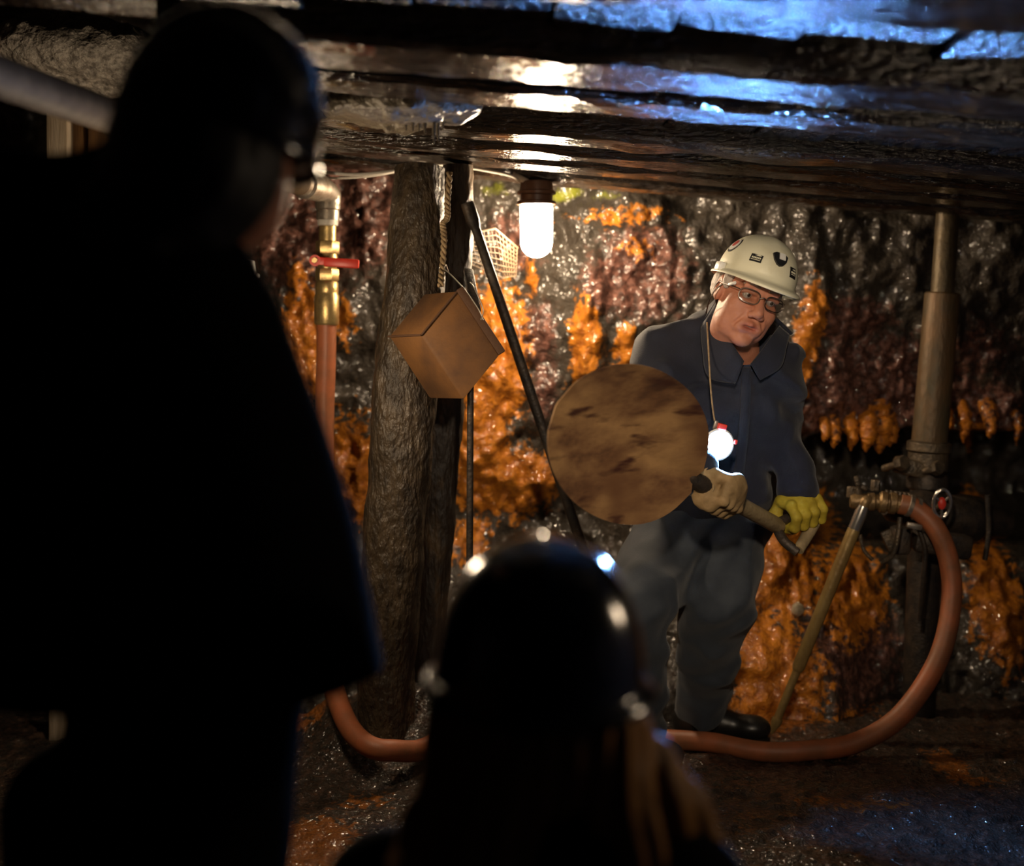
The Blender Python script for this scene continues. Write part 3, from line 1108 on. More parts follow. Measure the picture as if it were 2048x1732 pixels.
# thick pipe and valve
E1 = at(655, 385, 4.2)
t = empty('water_pipe', 'thick brown pipe from the top left ending in a valve with a red lever', 'pipe', E1)
p0 = at(-120, 113, 2.15)
o = MB()
o.tube([p0, at(250, 243, 2.93), at(540, 343, 3.74), at(598, 366, 3.97)], .0335, n=22)
o.build('pipe', M['pipebrown'], t)
o = MB()
o.lathe(at(232, 236, 2.89), at(262, 247, 2.97), [(0, .037), (.1, .042), (.9, .042), (1, .037)], 22)
o.build('pipe_coupling', M['pipebrown'], t)
o = MB()
el = spline([at(588, 362, 3.94), at(618, 371, 4.05), at(645, 378, 4.14), at(657, 388, 4.19), at(658, 404, 4.2)], 8)
o.tube(el, [.032] * (len(el) - 8) + [.034] * 8, n=20)
o.lathe(at(640, 376, 4.115), at(607, 369, 4.01), [(0, .033), (.05, .039), (.95, .039), (1, .033)], 20)
o.build('elbow', M['steel'], t)
z0 = at(657, 400, 4.2)
s = 4.2 / F


def dn(py):
    return at(656 - (py - 400) * .012, py, 4.2)


o = MB()
o.lathe(dn(396), dn(440), [(0, .034), (.1, .036), (.5, .036), (.55, .033), (1, .033)], 20)
o.build('coupling', M['steel'], t)
o = MB()
o.lathe(dn(439), dn(452), [(0, .027), (.1, .03), (.9, .03), (1, .027)], 20)
o.build('seal_ring', M['cable'], t)
o = MB()
o.lathe(dn(450), dn(484), [(0, .025), (1, .025)], 20)
o.hexnut(dn(482), dn(508), .034)
o.lathe(dn(507), dn(538), [(0, .028), (.3, .031), (.7, .031), (1, .027)], 18)
o.hexnut(dn(537), dn(562), .034)
vb = o.build('valve_body', M['brass'], t)
o = MB()
o.lathe(dn(562), dn(650), [(0, .029), (.04, .033), (.2, .034), (.24, .0335), (.3, .0335), (.33, .036), (.95, .036), (1, .033)], 20)
o.build('hose_coupling', M['brass'], t)
lv = MB()
la, lb = at(626, 521, 4.13), at(718, 529, 4.13)
Rl = Matrix.Rotation(math.radians(4), 3, 'Y')
lv.box(la.lerp(lb, .12), (.045, .006, .022), Rl, bev=.002)
lv.box(la.lerp(lb, .62), (.1, .012, .026), Rl, bev=.005)
lv.lathe(la + Vector((.006, .006, 0)), la + Vector((.006, -.006, 0)), [(0, .016), (1, .016)], 18)
lv.build('lever', M['red'], t, label='red lever handle')
lv = MB()
lv.hexnut(la + Vector((.006, -.004, 0)), la + Vector((.006, -.016, 0)), .009)
lv.tube([la + Vector((.008, .0, 0)), dn(524)], .008, n=10)
lv.build('lever_bolt', M['brass'], t)

# rubber hose from the valve across the floor to the drill
hs = [dn(644), dn(720), at(648, 860, 4.2), at(646, 1000, 4.17), at(648, 1180, 4.1), at(655, 1320, 3.94), at(675, 1400, 3.82), at(705, 1465, 3.72), at(750, 1498, 3.66), at(800, 1500, 3.68),
      at(900, 1512, 3.8), at(1050, 1500, 3.92), at(1200, 1482, 4.02), at(1300, 1480, 4.03), at(1420, 1494, 3.96), at(1540, 1508, 3.9),
      at(1640, 1506, 3.9), at(1740, 1474, 3.92), at(1815, 1418, 3.95), at(1880, 1310, 4.0), at(1903, 1200, 4.04), at(1897, 1120, 4.06), at(1872, 1058, 4.07), at(1832, 1018, 4.09), at(1800, 1008, 4.1)]
o = MB()
hp = spline(hs, 14)


def floor_z(x, y):
    i = int(np.clip(np.searchsorted(fx, x), 0, len(fx) - 1))
    j = int(np.clip(np.searchsorted(fyv, y), 0, len(fyv) - 1))
    return float(fz[i, j]) - .02


hz = np.array([max(p.z, floor_z(p.x, p.y) + .024) for p in hp])
for _ in range(25):
    hz[40:-60] = (hz[39:-61] + 2 * hz[40:-60] + hz[41:-59]) / 4
hz = np.maximum(hz, [floor_z(p.x, p.y) + .014 for p in hp])
hp = [Vector((p.x, p.y, z)) for p, z in zip(hp, hz)]
o.tube(hp, .0285, n=18)
o = o.build('air_hose', M['hose'], origin=tuple(hp[len(hp) // 2]), sharp=180)
tag(o, 'orange rubber hose running from the valve over the floor and curving up to the drill', 'hose')

# lamp cables
for (pts, lab) in (([at(600, 338, 4.16), at(700, 349, 4.16), at(780, 343, 4.16), at(832, 334, 4.2), at(900, 330, 4.24), at(1010, 348, 4.26), at(1040, 362, 4.28)], 'white lamp cable sagging under the roof left of the log post'),
                   ([at(600, 346, 4.17), at(660, 356, 4.18), at(740, 352, 4.18), at(826, 337, 4.22), at(890, 328, 4.26)], 'thinner grey cable just below the white lamp cable')):
    o = MB()
    o.tube(spline(pts, 10), .005 if 'white' in lab[:5] else .0035, n=8)
    o = o.build('lamp_cable', M['cable'], origin=tuple(pts[2]), sharp=180)
    tag(o, lab, 'cable')

# timber at the far left
def plank(label, pxc, w_, dpt, Y, mat, ytop=150, lean=0):
    p, q = at(pxc, ytop, Y), at(pxc + lean, 640, Y)
    q = Vector((q.x, q.y, -.02))
    p.z = 1.2 + (640 - 190) / F * Y
    b = MB()
    d = (p - q)
    b.box((p + q) / 2, (w_, dpt, d.length), Vector((0, 0, 1)).rotation_difference(d.normalized()).to_matrix(), bev=.004)
    o = b.build('timber_prop', mat, origin=tuple(q))
    tag(o, label, 'post', 'timber props at the left')


plank('pale squared timber prop at the far left behind the standing visitor', 119, .058, .06, 4.15, M['palewood'], lean=-16)
plank('brown timber prop just right of the pale one at far left', 163, .05, .07, 4.25, M['brownwood'], lean=-8)
plank('wide tan timber prop beside the dark helmet at far left', 212, .09, .06, 4.2, M['brownwood'], lean=-6)

# ================================================================== STEEL PROP AND DRILL, RIGHT
pt, pm, pb = at(1896, 420, 4.36), at(1885, 585, 4.36), at(1858, 895, 4.36)
pf = at(1838, 1400, 4.36)
pf.z = 0.0
t = empty('steel_prop', 'telescopic steel roof prop standing right of the miner', 'prop', pf)
o = MB()
o.lathe(at(1898, 395, 4.36), pm + (pb - pm) * .1, [(0, .034), (1, .034)], 24)
o.build('inner_tube', M['proptop'], t)
o = MB()
o.lathe(pm, pb, [(0, .047), (.01, .052), (1, .053)], 26)
o.build('outer_tube', M['prop'], t)
o = MB()
o.lathe(at(1859, 882, 4.36), at(1857, 905, 4.36), [(0, .055), (.15, .066), (.85, .066), (1, .058)], 26)
o.lathe(at(1857, 905, 4.36), at(1855, 945, 4.36), [(0, .06), (.9, .06), (1, .05)], 24)
o.build('collar', M['ironold'], t)
o = MB()
o.lathe(at(1855, 940, 4.36), pf, [(0, .05), (.03, .062), (.07, .062), (.08, .05), (1, .05)], 24)
o.build('lower_tube', M['blacksteel'], t)
for (px, py, y) in ((1797, 928, 4.27), (1867, 938, 4.27)):
    o = MB()
    c = at(px, py, y)
    dd = Vector((.35, -.8, .25)).normalized()
    o.hexnut(c, c + dd * .03, .022)
    o.tube([c - dd * .07, c + dd * .002], .011, n=10)
    o.build('clamp_bolt', M['ironold'], t)
o = MB()
o.box(at(1832, 938, 4.33), (.14, .05, .05), Matrix.Rotation(math.radians(14), 3, 'Y'), bev=.012)
o.build('clamp', M['ironold'], t)

# rock drill with its telescopic leg
DC = at(1860, 1045, 4.12)
t = empty('rock_drill', 'black pneumatic rock drill on a slanted yellowed leg at the right', 'drill', DC)
o = MB()
o.lathe(at(1770, 1010, 4.24), at(2010, 1048, 4.36), [(0, .03), (.05, .045), (.2, .05), (.25, .062), (.55, .062), (.6, .07), (.75, .07), (.8, .05), (1, .045)], 22)
o.build('cylinder', M['blacksteel'], t)
o = MB()
o.box(at(1880, 1085, 4.2), (.17, .1, .07), Matrix.Rotation(math.radians(9), 3, 'Y'), bev=.015)
o.box(at(1800, 1080, 4.18), (.05, .07, .08), bev=.012)
o.build('backhead', M['blacksteel'], t)
o = MB()
o.lathe(at(1700, 1002, 4.12), at(1764, 1004, 4.11), [(0, .018), (.1, .022), (.5, .022), (.55, .026), (.75, .026), (.8, .021), (1, .021)], 18)
o.build('swivel', M['drillbrass'], t)
o = MB()
o.lathe(at(1757, 1003, 4.11), at(1812, 1010, 4.1), [(0, .025), (.08, .031), (.28, .031), (.32, .025), (.38, .025), (.42, .031), (.62, .031), (.66, .026), (1, .026)], 20)
o.build('hose_nipple', M['drillbrass'], t)
for px in (1815, 1829):
    o = MB()
    a, b_ = at(px, 1010 + (px - 1815) * .5, 4.095), at(px + 9, 1013 + (px - 1815) * .5, 4.094)
    o.lathe(a, b_, [(0, .03), (.1, .0325), (.9, .0325), (1, .03)], 20)
    o.build('hose_clamp', M['steel'], t)
o = MB()
o.tube(spline([at(1718, 1000, 4.12), at(1716, 985, 4.12), at(1713, 975, 4.12)], 4), .012, n=12)
o.box(at(1714, 962, 4.12), (.014, .01, .03), Matrix.Rotation(math.radians(-15), 3, 'Y'), bev=.004)
o.box(at(1728, 975, 4.12), (.02, .012, .014), Matrix.Rotation(math.radians(25), 3, 'Y'), bev=.004)
o.build('wing_nut', M['ironold'], t)
for (px, py) in ((1702, 985), (1750, 972)):
    o = MB()
    o.hexnut(at(px, py + 10, 4.13), at(px + 2, py - 12, 4.13), .014)
    o.build('stud_nut', M['ironold'], t)
for i in range(6):
    o = MB()
    c = at(1772 + i * 9, 988 + i * 1.5, 4.12)
    o.lathe(c - Vector((.003, 0, .014)), c + Vector((.003, 0, .012)), [(0, .006), (.5, .009), (1, .006)], 8)
    o.build('spring_coil', M['ironold'], t)
# throttle wheel with red centre
hw = at(1884, 1007, 4.06)
o = MB()
ring = [hw + Vector((.024 * math.cos(a), -.006 * math.sin(a), .04 * math.sin(a))) for a in [2 * math.pi * k / 28 for k in range(29)]]
o.tube(ring, .0055, n=8, cap=False)
for a in (0.5, 2.6, 4.7):
    o.tube([hw, hw + Vector((.024 * math.cos(a), 0, .04 * math.sin(a)))], .004, n=6)
o.build('valve_wheel', M['chrome'], t)
o = MB()
o.ball(hw, .013, sc=(.9, .6, 1.4))
o.build('wheel_hub', M['red'], t, label='red wheel hub')
o = MB()
o.tube([hw, at(1862, 1030, 4.14)], .008, n=10)
o.build('wheel_stem', M['ironold'], t)
# leg
L0, L1 = at(1727, 1012, 4.1), at(1543, 1468, 4.12)
L1.z = .005
o = MB()
o.tube(spline([at(1748, 1000, 4.11), at(1732, 1002, 4.1), L0], 6), .016, n=14)
o.build('leg_elbow', M['drillbrass'], t)
o = MB()
o.lathe(L0, L0.lerp(L1, .14), [(0, .016), (.2, .018), (.8, .018), (1, .015)], 16)
o.build('leg_collar', M['chrome'], t)
o = MB()
o.lathe(L0.lerp(L1, .1), L0.lerp(L1, .72), [(0, .018), (.02, .0185), (.97, .0185), (1, .014)], 18)
o.build('leg_tube', M['leg'], t)
o = MB()
o.lathe(L0.lerp(L1, .7), L0.lerp(L1, .95), [(0, .012), (1, .012)], 14)
o.lathe(L0.lerp(L1, .93), L1, [(0, .016), (.3, .016), (1, .004)], 14)
o.build('leg_rod', M['leg'], t)
# levers, lines and brackets below the drill
for i, pts in enumerate(([at(1800, 1035, 4.08), at(1795, 1075, 4.07), at(1785, 1110, 4.08), at(1762, 1125, 4.1)],
                         [at(1835, 1050, 4.1), at(1850, 1100, 4.1), at(1845, 1170, 4.12), at(1840, 1240, 4.15)],
                         [at(1720, 1070, 4.12), at(1728, 1100, 4.12), at(1745, 1120, 4.12)],
                         [at(1975, 990, 4.2), at(1978, 1060, 4.2), at(1970, 1120, 4.2)])):
    o = MB()
    o.tube(spline(pts, 8), [.007, .007, .006, .008][i], n=9)
    o.build('air_line', M['ironold'] if i in (0, 2) else M['blacksteel'], t)
o = MB()
o.box(at(1778, 1080, 4.09), (.03, .016, .06), Matrix.Rotation(math.radians(-25), 3, 'Y'), bev=.004)
o.build('throttle_lever', M['ironold'], t)
o = MB()
o.box(at(1828, 1052, 4.07), (.045, .02, .018), Matrix.Rotation(math.radians(12), 3, 'Y'), bev=.005)
o.build('bracket', M['steel'], t)

# ================================================================== SHOVEL
G0 = at(1556, 1052, 3.72)
S0 = at(1392, 962, 3.36)
TIP = at(1108, 806, 2.92)
t = empty('shovel', 'round-bladed muddy shovel held by the miner with the blade towards the camera', 'shovel', (G0 + S0) / 2)
ub = (TIP - S0)
LB = ub.length
ub.normalize()
mid_ = (TIP + S0) / 2
view = (mid_ - Vector((0, 0, CAMZ))).normalized()
vb_ = ub.cross(view).normalized()
if vb_.z < 0:
    vb_ = -vb_
wb = ub.cross(vb_).normalized()
if wb.y > 0:
    wb = -wb            # towards the camera
HW = 0.172
nu_, nv_ = 40, 32
vs, fs = [], []
for side in (0, 1):
    for i in range(nu_ + 1):
        u = i / nu_
        sh = math.sqrt(max(0, 1 - abs(2 * u - 1.0) ** 2.1))
        half = HW * max(sh, .03 if i else .12)
        if u < .12:
            half = max(half, .03)
        for j in range(nv_ + 1):
            v = -1 + 2 * j / nv_
            dish = .045 * (v * v) * (half / HW) ** 2 - .03 * math.sin(math.pi * u) + .025 * (u - .4) ** 2
            rib = -.012 * math.exp(-(v * half / .02) ** 2) * max(0, 1 - u * 2.2)
            p = S0 + ub * (LB * u) + vb_ * (half * v) + wb * (dish + rib - .003 * side)
            vs.append(p)
nn = (nu_ + 1) * (nv_ + 1)
for side in (0, 1):
    for i in range(nu_):
        for j in range(nv_):
            a = side * nn + i * (nv_ + 1) + j
            q = (a, a + 1, a + nv_ + 2, a + nv_ + 1)
            fs.append(q if side == 0 else tuple(reversed(q)))
bd = [i * (nv_ + 1) for i in range(nu_ + 1)] + [nu_ * (nv_ + 1) + j for j in range(1, nv_ + 1)] + [i * (nv_ + 1) + nv_ for i in range(nu_ - 1, -1, -1)] + [j for j in range(nv_ - 1, 0, -1)]
for a, b_ in zip(bd, bd[1:] + bd[:1]):
    fs.append((a, b_, b_ + nn, a + nn))
o = MB()
o.add(vs, fs)
bl = o.build('blade', M['blade'], t, sharp=50)
o = MB()
sa = S0 + wb * (-.005)
o.tube([S0 + ub * .03 - wb * .034, S0 - wb * .022, sa - ub * .045 - wb * .006, sa - (S0 - G0).normalized() * .1], [.01, .019, .022, .021], n=16)
o.build('socket', M['blacksteel'], t)
o = MB()
sh = spline([S0 - (S0 - G0).normalized() * .06, S0.lerp(G0, .45), G0], 8)
o.tube(sh, [.0185] * 9 + [.021] * (len(sh) - 9), n=16)
o.build('shaft', M['wood'], t)
g1, g2 = at(1642, 1024, 3.78), at(1597, 1100, 3.70)
o = MB()
o.tube(spline([G0 - (G0 - S0).normalized() * .02, G0.lerp(g1, .4) + Vector((0, 0, .012)), g1 + Vector((.004, 0, .004))], 6), .013, n=12)
o.tube(spline([G0 - (G0 - S0).normalized() * .02, G0.lerp(g2, .5) + Vector((-.012, 0, -.006)), g2 + Vector((-.002, 0, -.006))], 6), .013, n=12)
o.build('yoke', M['blacksteel'], t)
o = MB()
o.tube([g1, g1.lerp(g2, .5), g2], [.0145, .0165, .0145], n=14)
o.build('grip', M['wood'], t)

# ================================================================== MINER
FOOT = ground(1420, 1486)
miner = empty('person', 'miner in a white hard hat and navy work clothes thrusting a shovel', 'person', FOOT)
HC = at(1497, 588, 3.60)
HR = (Matrix.Rotation(math.radians(20), 3, 'Y') @ Matrix.Rotation(math.radians(4), 3, 'X') @ Matrix.Rotation(math.radians(12), 3, 'Z'))


def hl(x, y, z):
    return HC + HR @ Vector((x, y, z))


NB = at(1478, 720, 3.70)
f = Field((HC.x - .17, HC.y - .17, NB.z - .06), (HC.x + .17, HC.y + .2, HC.z + .19), .0032)
f.frame(HC, HR)
f.D = f.ell((0, .015, .028), (.070, .095, .09))
f.add(f.ell((0, -.022, -.045), (.057, .066, .08)), .03)
f.add(f.ell((0, -.068, -.108), (.024, .021, .018)), .025)
for s_ in (-1, 1):
    f.add(f.ell((s_ * .038, -.055, -.036), (.027, .026, .028)), .02)
    f.add(f.ell((s_ * .041, -.022, -.078), (.021, .034, .03)), .03)
    f.add(f.ell((s_ * .02, -.078, -.072), (.02, .016, .02)), .015)
f.add(f.cap((-.036, -.079, .022), (.036, -.079, .022), .012), .016)
for s_ in (-1, 1):
    f.sub(f.ell((s_ * .031, -.097, -.002), (.020, .017, .0095)), .012)
    f.add(f.cap((s_ * .046, -.072, -.018), (s_ * .018, -.083, -.02), .006), .012)
    f.add(f.cap((s_ * .047, -.077, .005), (s_ * .016, -.087, .008), .0068), .006)
f.add(f.cap((0, -.085, .004), (0, -.112, -.036), .008, .0135), .011)
for s_ in (-1, 1):
    f.add(f.ell((s_ * .014, -.1, -.044), (.009, .012, .0085)), .007)
    f.sub(f.cap((s_ * .021, -.094, -.044), (s_ * .038, -.08, -.078), .0035, .003), .008)
    f.sub(f.ell((s_ * .007, -.113, -.054), (.004, .006, .003)), .004)
# mouth, a little open
f.add(f.cap((-.023, -.082, -.071), (0, -.0935, -.0685), .004, .0065), .007)
f.add(f.cap((.023, -.082, -.071), (0, -.0935, -.0685), .004, .0065), .007)
f.add(f.cap((-.016, -.084, -.0825), (.016, -.084, -.0825), .006), .009)
f.sub(f.ell((0, -.1, -.0755), (.022, .017, .0032)), .003)
f.sub(f.cap((-.022, -.092, -.096), (.022, -.092, -.096), .003), .01)
for k in range(3):
    f.sub(f.cap((-.03, -.093, .036 + k * .01), (.03, -.093, .036 + k * .01), .0016), .006)
for s_ in (-1, 1):
    f.add(f.ell((s_ * .072, .012, -.008), (.010, .02, .033)), .008)
    f.sub(f.ell((s_ * .082, .008, -.004), (.006, .011, .02)), .005)
f.add(f.cap((0, .018, -.06), (0, .03, -.1), .05, .048), .03)
f.frame()
nk0 = hl(0, .025, -.09)
f.add(f.cap(nk0 + Vector((.006, 0, 0)), NB + Vector((.012, .01, 0)), .046, .05), .03)


def lipattr(V):
    M_ = np.array(HR)
    q = (V - np.array(HC)) @ M_
    d = np.sqrt((q[:, 0] / .028) ** 2 + ((q[:, 2] + .0755) / .014) ** 2 + ((q[:, 1] + .095) / .03) ** 2)
    return dict(lip=np.clip(1.5 - 1.3 * d, 0, .85))


f.build('body', M['skin'], miner, attrs=lipattr)
for s_ in (-1, 1):
    o = MB()
    o.ball(hl(s_ * .031, -.0755, -.001), .0122, 12)
    e = o.build('eye', M['eyewhite'], miner)
    o = MB()
    o.ball(hl(s_ * .031 + .001, -.0852, -.0022), .0052, 8, sc=(1, .6, 1), R=HR)
    o.build('iris', M['iris'], e)
    o = MB()
    o.tube([hl(s_ * .012, -.095, .0215), hl(s_ * .03, -.0935, .027), hl(s_ * .05, -.078, .021)], [.003, .0045, .002], n=8)
    o.build('eyebrow', M['greyhair'], miner)
    fh = Field(tuple(np.array(hl(s_ * .066, .005, .028)) - .06), tuple(np.array(hl(s_ * .066, .005, .028)) + .06), .003)
    fh.frame(HC, HR)
    fh.D = fh.ell((s_ * .066, -.012, .022), (.013, .02, .03))
    fh.add(fh.ell((s_ * .066, .05, .005), (.014, .035, .04)), .01)
    fh.D = fh.D + (.003 * fbm(fh.P, 120, 2, 5)).astype(np.float32)
    fh.build('hair', M['whitehair'], miner)
o = MB()
for k in range(7):
    x = -.0135 + k * .0045
    o.box(hl(x, -.088 + abs(x) * .25, -.0715), (.0042, .004, .006), HR, bev=.0008)
o.build('teeth', M['eyewhite'], miner)

# joints
J = dict(shR=at(1335, 722, 3.74), shL=at(1540, 738, 3.74), elR=at(1285, 880, 3.60), wrR=at(1398, 948, 3.45), elL=at(1560, 895, 3.82), wrL=at(1597, 972, 3.76),
         cR=at(1392, 800, 3.78), cL=at(1485, 800, 3.78), wR=at(1370, 1010, 3.93), wL=at(1455, 1010, 3.93),
         hR=at(1350, 1075, 3.96), hL=at(1440, 1075, 3.97), kR=at(1268, 1215, 3.70), kL=at(1436, 1195, 3.86), aR=at(1275, 1460, 3.86), aL=at(1398, 1425, 4.08))


def folds(P, seed, amp, fr, dirv):
    d = np.array(Vector(dirv).normalized())
    s_ = P @ d
    n = fbm(P, 5, 2, seed) * 1.6
    w_ = np.sin((s_ + 0.05 * n) * fr * 6.283)
    return amp * w_ * (0.5 + 0.5 * fbm(P, 6, 2, seed + 9))


f = Field((.15, 3.2, .4), (.95, 4.2, 1.32), .0085)
f.D = f.cap(J['wR'], J['cR'], .105, .115)
f.add(f.cap(J['wL'], J['cL'], .105, .112), .08)
f.add(f.cap(J['shR'], J['shL'], .078, .07), .06)
f.add(f.cap(NB + Vector((0, .03, -.03)), J['cR'].lerp(J['cL'], .5), .075, .1), .06)
f.add(f.cap(at(1440, 668, 3.76), J['shR'] + Vector((.01, 0, .01)), .07, .074), .04)
f.add(f.cap(J['shR'], J['elR'], .08, .068), .04)
f.add(f.cap(J['elR'], J['wrR'], .066, .05), .03)
f.add(f.cap(J['shL'], J['elL'], .073, .062), .035)
f.add(f.cap(J['elL'], J['wrL'], .06, .046), .025)
f.sub(f.cap(NB + Vector((.004, -.03, .1)), NB + Vector((.0, -.045, -.01)), .062, .03), .02)
f.D = (f.D + folds(f.P, 3, .013, 8, (.3, .2, 1)) + folds(f.P, 13, .012, 9, (1, 0, .8)) - .010 * (1 - np.abs(fbm(f.P, 9, 2, 4)) * 3).clip(0, 1)).astype(np.float32)
f.build('jacket', M['jacket'], miner, label='navy work jacket')
f = Field((.1, 3.4, -.02), (.85, 4.25, .78), .0085)
f.D = f.cap(J['wR'] - Vector((0, 0, .06)), J['wL'] - Vector((0, 0, .06)), .118)
f.add(f.cap(J['hR'], J['kR'], .115, .092), .04)
f.add(f.cap(J['kR'], J['aR'], .09, .07), .03)
f.add(f.cap(J['hL'], J['kL'], .11, .1), .03)
f.add(f.cap(J['kL'], J['aL'], .098, .066), .03)
f.add(f.cap(J['aL'], J['aL'] - Vector((0, 0, .07)), .066, .068), .02)
f.add(f.cap(J['aR'], J['aR'] - Vector((0, 0, .04)), .07, .07), .02)
f.sub(f.P[..., 2] - .055, .008)
f.D = (f.D + folds(f.P, 23, .009, 7, (.5, .1, 1)) + folds(f.P, 33, .008, 10, (-.6, 0, 1)) - .008 * (1 - np.abs(fbm(f.P, 8, 2, 6)) * 3).clip(0, 1)).astype(np.float32)
f.build('trousers', M['trousers'], miner, label='grey-blue work trousers')
# boots
for (a, toe, sd) in ((J['aL'], at(1505, 1482, 4.05), 1), (J['aR'], at(1330, 1530, 3.8), 2)):
    a = Vector(a)
    toe = Vector(toe)
    heel = Vector((a.x - .02, a.y + .02, .05))
    toe.z = .04
    f = Field((min(a.x, toe.x) - .14, min(a.y, toe.y) - .14, -.01), (max(a.x, toe.x) + .14, max(a.y, toe.y) + .16, a.z + .08), .006)
    f.D = f.cap(a + Vector((0, 0, .05)), heel, .05, .046)
    f.add(f.cap(heel, toe, .043, .034), .04)
    f.add(f.ell(toe + Vector((0, 0, .002)), (.052, .046, .034)), .02)
    f.add(f.cap(a + Vector((0, 0, -.02)), heel.lerp(toe, .5) + Vector((0, 0, .01)), .045, .03), .04)
    f.sub(f.P[..., 2] - .016, .004)
    bt = f.build('boot', M['boot'], miner)
    so = MB()
    ax2 = (toe - heel)
    ax2.z = 0
    ln2 = ax2.length
    ax2.normalize()
    sd2 = Vector((-ax2.y, ax2.x, 0))
    outl = []
    for k in range(28):
        an = 2 * math.pi * k / 28
        u2 = math.cos(an)
        outl.append(heel.lerp(toe, .5) + ax2 * (u2 * (ln2 / 2 + .05)) + sd2 * (math.sin(an) * (.047 + .006 * u2)))
    vs_ = [Vector((p.x, p.y, .0)) for p in outl] + [Vector((p.x, p.y, .02)) for p in outl]
    so.add(vs_, [tuple(reversed(range(28))), tuple(range(28, 56))] + [(k, (k + 1) % 28, 28 + (k + 1) % 28, 28 + k) for k in range(28)])
    so.build('sole', M['boot'], bt)
# undershirt, collar
o = MB()
ring = [NB + Vector((.066 * math.cos(a_), .06 * math.sin(a_) - .002, -.004 + .018 * math.sin(a_))) for a_ in [2 * math.pi * k / 30 for k in range(31)]]
o.tube(ring, .012, n=8, cap=False)
o.build('undershirt', M['shirt'], miner)


def flap(name, rows, th=.007, mat=None):
    """Sheet through rows of points (each row the same length), with thickness."""
    nr, nc = len(rows), len(rows[0])
    P = np.array([[tuple(p) for p in r] for r in rows])
    du = np.gradient(P, axis=0)
    dv = np.gradient(P, axis=1)
    N_ = np.cross(du, dv)
    N_ /= np.linalg.norm(N_, axis=2)[..., None] + 1e-9
    vs = np.concatenate([(P + N_ * th / 2).reshape(-1, 3), (P - N_ * th / 2).reshape(-1, 3)])
    fs = []
    n = nr * nc
    for i in range(nr - 1):
        for j in range(nc - 1):
            a = i * nc + j
            fs.append((a, a + 1, a + nc + 1, a + nc))
            fs.append((n + a + nc, n + a + nc + 1, n + a + 1, n + a))
    bd = [j for j in range(nc)] + [i * nc + nc - 1 for i in range(1, nr)] + [(nr - 1) * nc + j for j in range(nc - 2, -1, -1)] + [i * nc for i in range(nr - 2, 0, -1)]
    for a, b_ in zip(bd, bd[1:] + bd[:1]):
        fs.append((b_, a, a + n, b_ + n))
    return vs, fs


def lerp_rows(rows, nr=8, nc=8):
    out = []
    R_ = [spline(r, 6) for r in rows]
    for i in range(nr + 1):
        t_ = i / nr * (len(R_) - 1)
        k = min(int(t_), len(R_) - 2)
        out.append([R_[k][j].lerp(R_[k + 1][j], t_ - k) for j in range(len(R_[0]))])
    return out


def collar(rows):
    vs, fs = flap('collar', lerp_rows(rows))
    mesh_obj('collar', vs, fs, M['jacket'], miner)


collar([[at(1556, 640, 3.73), at(1500, 625, 3.80), at(1440, 598, 3.77), at(1431, 608, 3.70)],
        [at(1585, 668, 3.74), at(1500, 668, 3.88), at(1406, 630, 3.82), at(1402, 655, 3.68)]])
collar([[at(1432, 606, 3.70), at(1446, 650, 3.62), at(1468, 692, 3.575), at(1488, 722, 3.575)],
        [at(1412, 640, 3.67), at(1416, 690, 3.62), at(1432, 735, 3.59), at(1474, 762, 3.58)],
        [at(1402, 655, 3.68), at(1406, 700, 3.635), at(1418, 754, 3.60), at(1470, 766, 3.59)]])
collar([[at(1558, 652, 3.69), at(1545, 670, 3.64), at(1520, 705, 3.605), at(1502, 728, 3.59)],
        [at(1578, 670, 3.68), at(1572, 695, 3.645), at(1560, 735, 3.625), at(1520, 760, 3.60)]])
# placket and pocket
vs, fs = flap('pl', lerp_rows([[at(1484, 735, 3.60), at(1480, 830, 3.632), at(1470, 930, 3.71), at(1462, 1020, 3.80)], [at(1502, 735, 3.60), at(1500, 830, 3.632), at(1490, 930, 3.71), at(1480, 1020, 3.80)]], 2), .006)
mesh_obj('placket', vs, fs, M['jacket'], miner)


# gloves
def fist(name, c, axis, back, rad, mat, hand=1, fl=1.0, sc=1.0):
    """Closed hand round a bar: c on the bar's axis, back = direction from the bar to the back of the hand."""
    c, ax = Vector(c), Vector(axis).normalized()
    bk = Vector(back)
    bk = (bk - ax * bk.dot(ax)).normalized()
    sd = ax.cross(bk).normalized() * hand
    r = rad + .011 * sc
    f = Field(tuple(np.array(c) - .11), tuple(np.array(c) + .11), .0036)
    M_ = Matrix((ax, bk, sd)).transposed()
    f.frame(c, M_)
    # palm / back of the hand: x along bar, y to the back, z towards the fingers' start
    f.D = f.ell((0, r + .006, -.014), (.047 * sc, .02 * sc, .042 * sc))
    for i in range(4):
        x = (-.033 + .022 * i) * sc
        rr = (.0115, .0125, .0125, .011)[i] * sc
        ln = (.92, 1.0, 1.0, .88)[i]
        pts = []
        for a_ in (75, 20, -45, -110 * ln):
            q = math.radians(a_)
            pts.append((x + .002 * i, (r + .004) * math.sin(q) + .002, (r + .005) * math.cos(q) + .006))
        pts.insert(0, (x, r + .008, -.004))
        for a_, b_ in zip(pts[:-1], pts[1:]):
            f.add(f.cap(a_, b_, rr, rr * .95), .004)
        f.add(f.ell((x, r + .012, .016), (rr * 1.05,) * 3), .005)
    th = [(-.03 * sc * 1, r - .002, -.035), (-.045 * sc, -.002, -.034), (-.038 * sc, -r - .004, -.012), (-.024 * sc, -r - .008, .008)]
    for a_, b_ in zip(th[:-1], th[1:]):
        f.add(f.cap(a_, b_, .0145 * sc, .0125 * sc), .006)
    return f, M_


